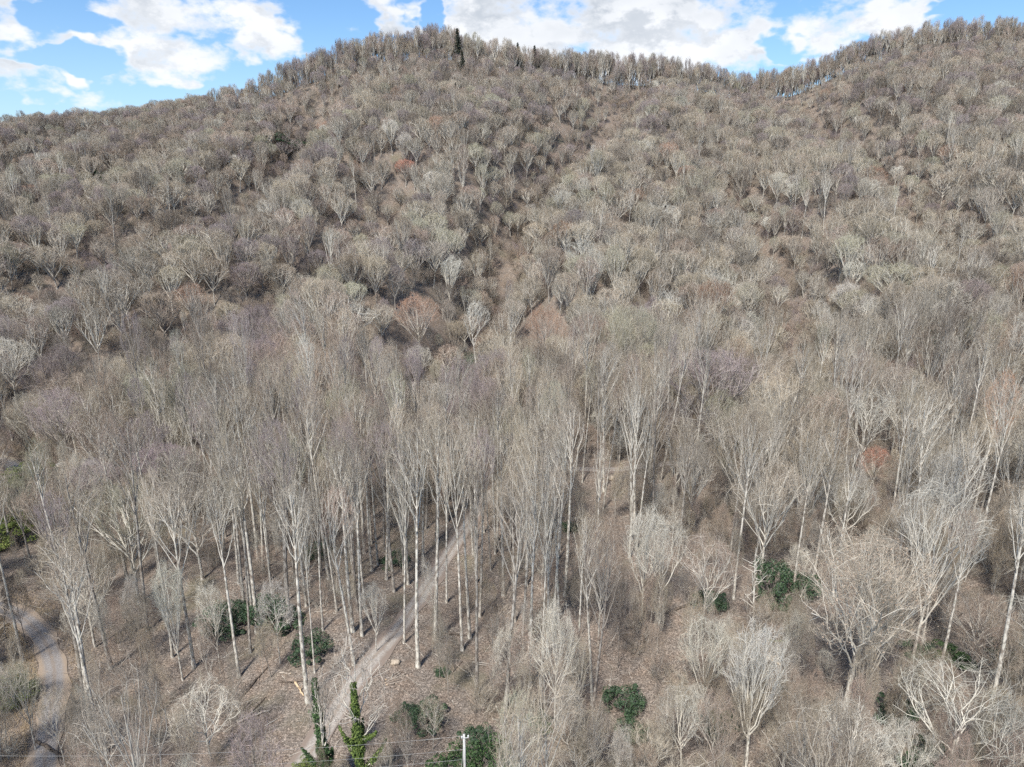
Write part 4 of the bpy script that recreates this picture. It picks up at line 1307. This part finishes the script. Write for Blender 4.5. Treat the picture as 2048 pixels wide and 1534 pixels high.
LOGS = [((476, 1403), (536, 1335), .16, M_DARKLOG, 'dark fallen log slanting up behind the low white tree'), ((475, 1447), (543, 1420), .17, M_LOG, 'pale fallen log on open litter beside the low white tree'),
        ((559, 1365), (592, 1369), .15, M_DARKLOG, 'dark fallen log lying near the thick smooth trunk'), ((591, 1368), (607, 1393), .14, M_FRESH, 'fresh pale log end beside the thick smooth trunk'),
        ((560, 1347), (581, 1349), .12, M_LOG, 'short pale log lying uphill of the dark log'), ((505, 1425), (532, 1398), .10, M_DARKLOG, 'thin dark pole on open litter between two logs'),
        ((1524, 1313), (1560, 1333), .24, M_FRESH, 'fresh orange split log beside the spreading oak'), ((1535, 1284), (1580, 1286), .2, M_MOSS, 'mossy yellow-green log above the split log'),
        ((1548, 1188), (1590, 1181), .17, M_LOG, 'pale log lying in the dark evergreen thicket'), ((872, 1262), (922, 1272), .17, M_DARKLOG, 'dark straight log across the slope past the track'),
        ((1087, 1405), (1162, 1422), .17, M_LOG, 'long pale log behind the pale conical tree'), ((88, 1268), (128, 1284), .12, M_LOG, 'white branch fallen across the gravel lane'),
        ((74, 1487), (134, 1520), .20, M_DARKLOG, 'mossy dark limb fallen at the lane edge'), ((-4, 1480), (33, 1471), .10, M_LOG, 'thin white branch on the verge of the lane'),
        ((1410, 818), (1468, 842), .2, M_LOG, 'pale fallen trunk on the middle slope under the purple crown'), ((1740, 1090), (1790, 1060), .15, M_DARKLOG, 'dark log leaning behind the drooping-armed tree'),
        ((905, 1345), (925, 1325), .08, M_DARKLOG, 'thin dark stick on litter by the small dark tuft'), ((1350, 1222), (1395, 1205), .2, M_DARKLOG, 'dark fallen trunk behind the fan-shaped pale tree')]
for l_ in LOGS:
    log(*l_)
for k, (p0, p1, w_) in enumerate((((772, 1362), (798, 1344), 'steepest'), ((771, 1368), (812, 1350), 'longest'), ((774, 1372), (815, 1361), 'lowest'), ((786, 1358), (803, 1346), 'shortest'))):
    log(p0, p1, .09, M_LOG, f'{w_} of the cut pale poles piled beside the track', 1, 'cut poles beside the track', 'cut_branch')

bm_r = np.random.RandomState(9)
for (bx, by, sz_, lab) in ((790, 1327, .5, 'pale boulder on the bank beside the cut poles'), (1222, 957, .7, 'pale boulder on the brown cut bank'), (1143, 935, .5, 'small pale rock at the edge of the cut bank')):
    x, y, z, _ = stand(bx, by)
    u_, v_ = np.meshgrid(np.linspace(0, 2 * math.pi, 13)[:-1], np.linspace(.05, math.pi - .05, 8), indexing='ij')
    V = np.stack([np.cos(u_) * np.sin(v_) * 1.2, np.sin(u_) * np.sin(v_), np.cos(v_) * .65], -1)
    V = V * (1 + .16 * np.sin(3 * u_ + 2 * v_ + bx) + .1 * bm_r.randn(*u_.shape))[..., None] * sz_
    idx = np.arange(12 * 8).reshape(12, 8); nx_ = np.roll(idx, -1, 0)
    Q = np.stack([idx[:, :-1], idx[:, 1:], nx_[:, 1:], nx_[:, :-1]], -1).reshape(-1, 4)
    o = link('boulder', mesh_np('boulder', V.reshape(-1, 3), Q, {}, [M_ROCK]), label=lab, category='rock', group='pale rocks by the track')
    o.location = (x, y, z + .15)

# ------------------------------------------------------------------ utility pole and lines
ptop = 10.4
yy = 55.0
for _ in range(30):
    xx = (928 - 1024) / FPX * (yy * cosP - (float(height(0, yy)) + ptop - CAMZ) * sinP)
    zz = float(height(xx, yy))
    yy += (z_for_py(yy, 1468) - (zz + ptop)) * .6
root = empty('utility_pole', (xx, yy, zz), label='weathered wooden utility pole at the lower edge, beside green laurels', category='pole')
V, Q = tube(np.array([[[0, 0, -.5], [0, 0, 3], [0, 0, 7], [0, 0, ptop - .03], [0, 0, ptop]]]), np.array([[.15, .14, .125, .105, .02]]), 12)
link('pole', mesh_np('pole', V, Q, {}, [M_POLE], True), root)
V, Q = tube(np.array([[[-.05, -.12, ptop - .35], [.42, -.12, ptop - .30]]]), np.array([[.035, .035]]), 6)
link('bracket', mesh_np('bracket', V, Q, {}, [M_METAL]), root)
for (ox, oz) in ((.40, -.05), (-.18, -.15)):
    pr = np.array([[[ox, -.12, ptop + oz - .22 + k * .06] for k in range(6)]]); rd = np.array([[.05, .09, .05, .09, .05, .03]])
    V, Q = tube(pr, rd, 10)
    link('insulator', mesh_np('insulator', V, Q, {}, [M_CERAMIC], True), root)
for k in range(3):
    zt_ = ptop - 1.2 - .55 * k
    V, Q = tube(np.array([[[-.1, 0, zt_], [-.75 - .25 * k, -.1, .0]]]), np.array([[.012, .012]]), 5)
    link('guy_wire', mesh_np('guy_wire', V, Q, {}, [M_WIRE]), root)
P0 = np.array([xx, yy, zz])
for k, (za, zb, lab) in enumerate(((-.25, 11.5, 'uppermost of the thin power lines running from the utility pole'), (-1.75, 9.9, 'middle of the thin power lines running from the utility pole'),
                                   (-2.9, 8.6, 'lowest of the thin power lines running from the utility pole'))):
    A = np.array([-.16, 0, ptop + za]); end = np.array([-62.0, 52.5]); E = np.array([end[0] - xx, end[1] - yy, float(height(*end)) + zb - zz])
    t = np.linspace(0, 1, 40)[:, None]
    pts = A * (1 - t) + E * t - np.array([[0, 0, 1.0]]) * (4 * t * (1 - t)) * 1.3
    V, Q = tube(pts[None], np.full((1, 40), .009), 5)
    o = link('power_line', mesh_np('power_line', V, Q, {}, [M_WIRE], True), label=lab, category='cable', group='power lines from the pole')
    o.location = P0

# ------------------------------------------------------------------ loose sticks and dry grass, nobody could count them
r = np.random.RandomState(88)
n = 5200
sy = np.sqrt(r.rand(n) * (150 ** 2 - 38 ** 2) + 38 ** 2); sx_ = (r.rand(n) * 2 - 1) * (.74 * sy + 6)
ok = road_dist(sx_, sy) > .2; sx_, sy = sx_[ok], sy[ok]; n = len(sx_)
a = r.rand(n) * 6.283; L = r.uniform(.4, 2.6, n) ** 1.2
P = np.stack([sx_, sy, height(sx_, sy) + .05], -1)
E = np.stack([sx_ + np.cos(a) * L, sy + np.sin(a) * L, height(sx_ + np.cos(a) * L, sy + np.sin(a) * L) + r.uniform(.03, .35, n)], -1)
mid = (P + E) / 2 + r.randn(n, 3) * .06
g = Geo(); g.add(*tube(np.stack([P, mid, E], 1), taper(r.uniform(.018, .05, n), np.full(n, .012), 3), 3), r.uniform(.1, .9, n).repeat(9))
link('fallen_branches', g.mesh('fallen_branches', [M_BARK]), kind='stuff', tint=[.40, .33, .27], pale=.8, label='dead sticks strewn over the leaf litter')

n = 9000
ln = roads[1]; k = r.randint(0, len(ln[1]), n); side = np.where(r.rand(n) < .72, -1, 1)
tx = np.gradient(ln[1][:, 0])[k]; ty_ = np.gradient(ln[1][:, 1])[k]; tl = np.hypot(tx, ty_)
off = side * (ln[3] + r.exponential(1.6, n) + .1)
gx, gy = ln[1][k, 0] + ty_ / tl * off + r.randn(n) * .4, ln[1][k, 1] - tx / tl * off + r.randn(n) * .4
ok = road_dist(gx, gy) > .15; gx, gy = gx[ok], gy[ok]; n = len(gx)
P = np.stack([gx, gy, height(gx, gy) - .02], -1)
b = grow(r, P, np.stack([r.randn(n) * .35, r.randn(n) * .35, np.ones(n)], -1), r.uniform(.25, .85, n), 2, -.3, .15)
V, Q = tube(b, taper(np.full(n, .014), np.full(n, .004), 3), 3)
M_GRASS = mat_leaf('dry_grass', (.34, .25, .15, 1), (.58, .46, .30, 1), .9, .1)
link('dry_grass', mesh_np('dry_grass', V, Q, {}, [M_GRASS]), kind='stuff', label='dry tan grass along the verge of the gravel lane')
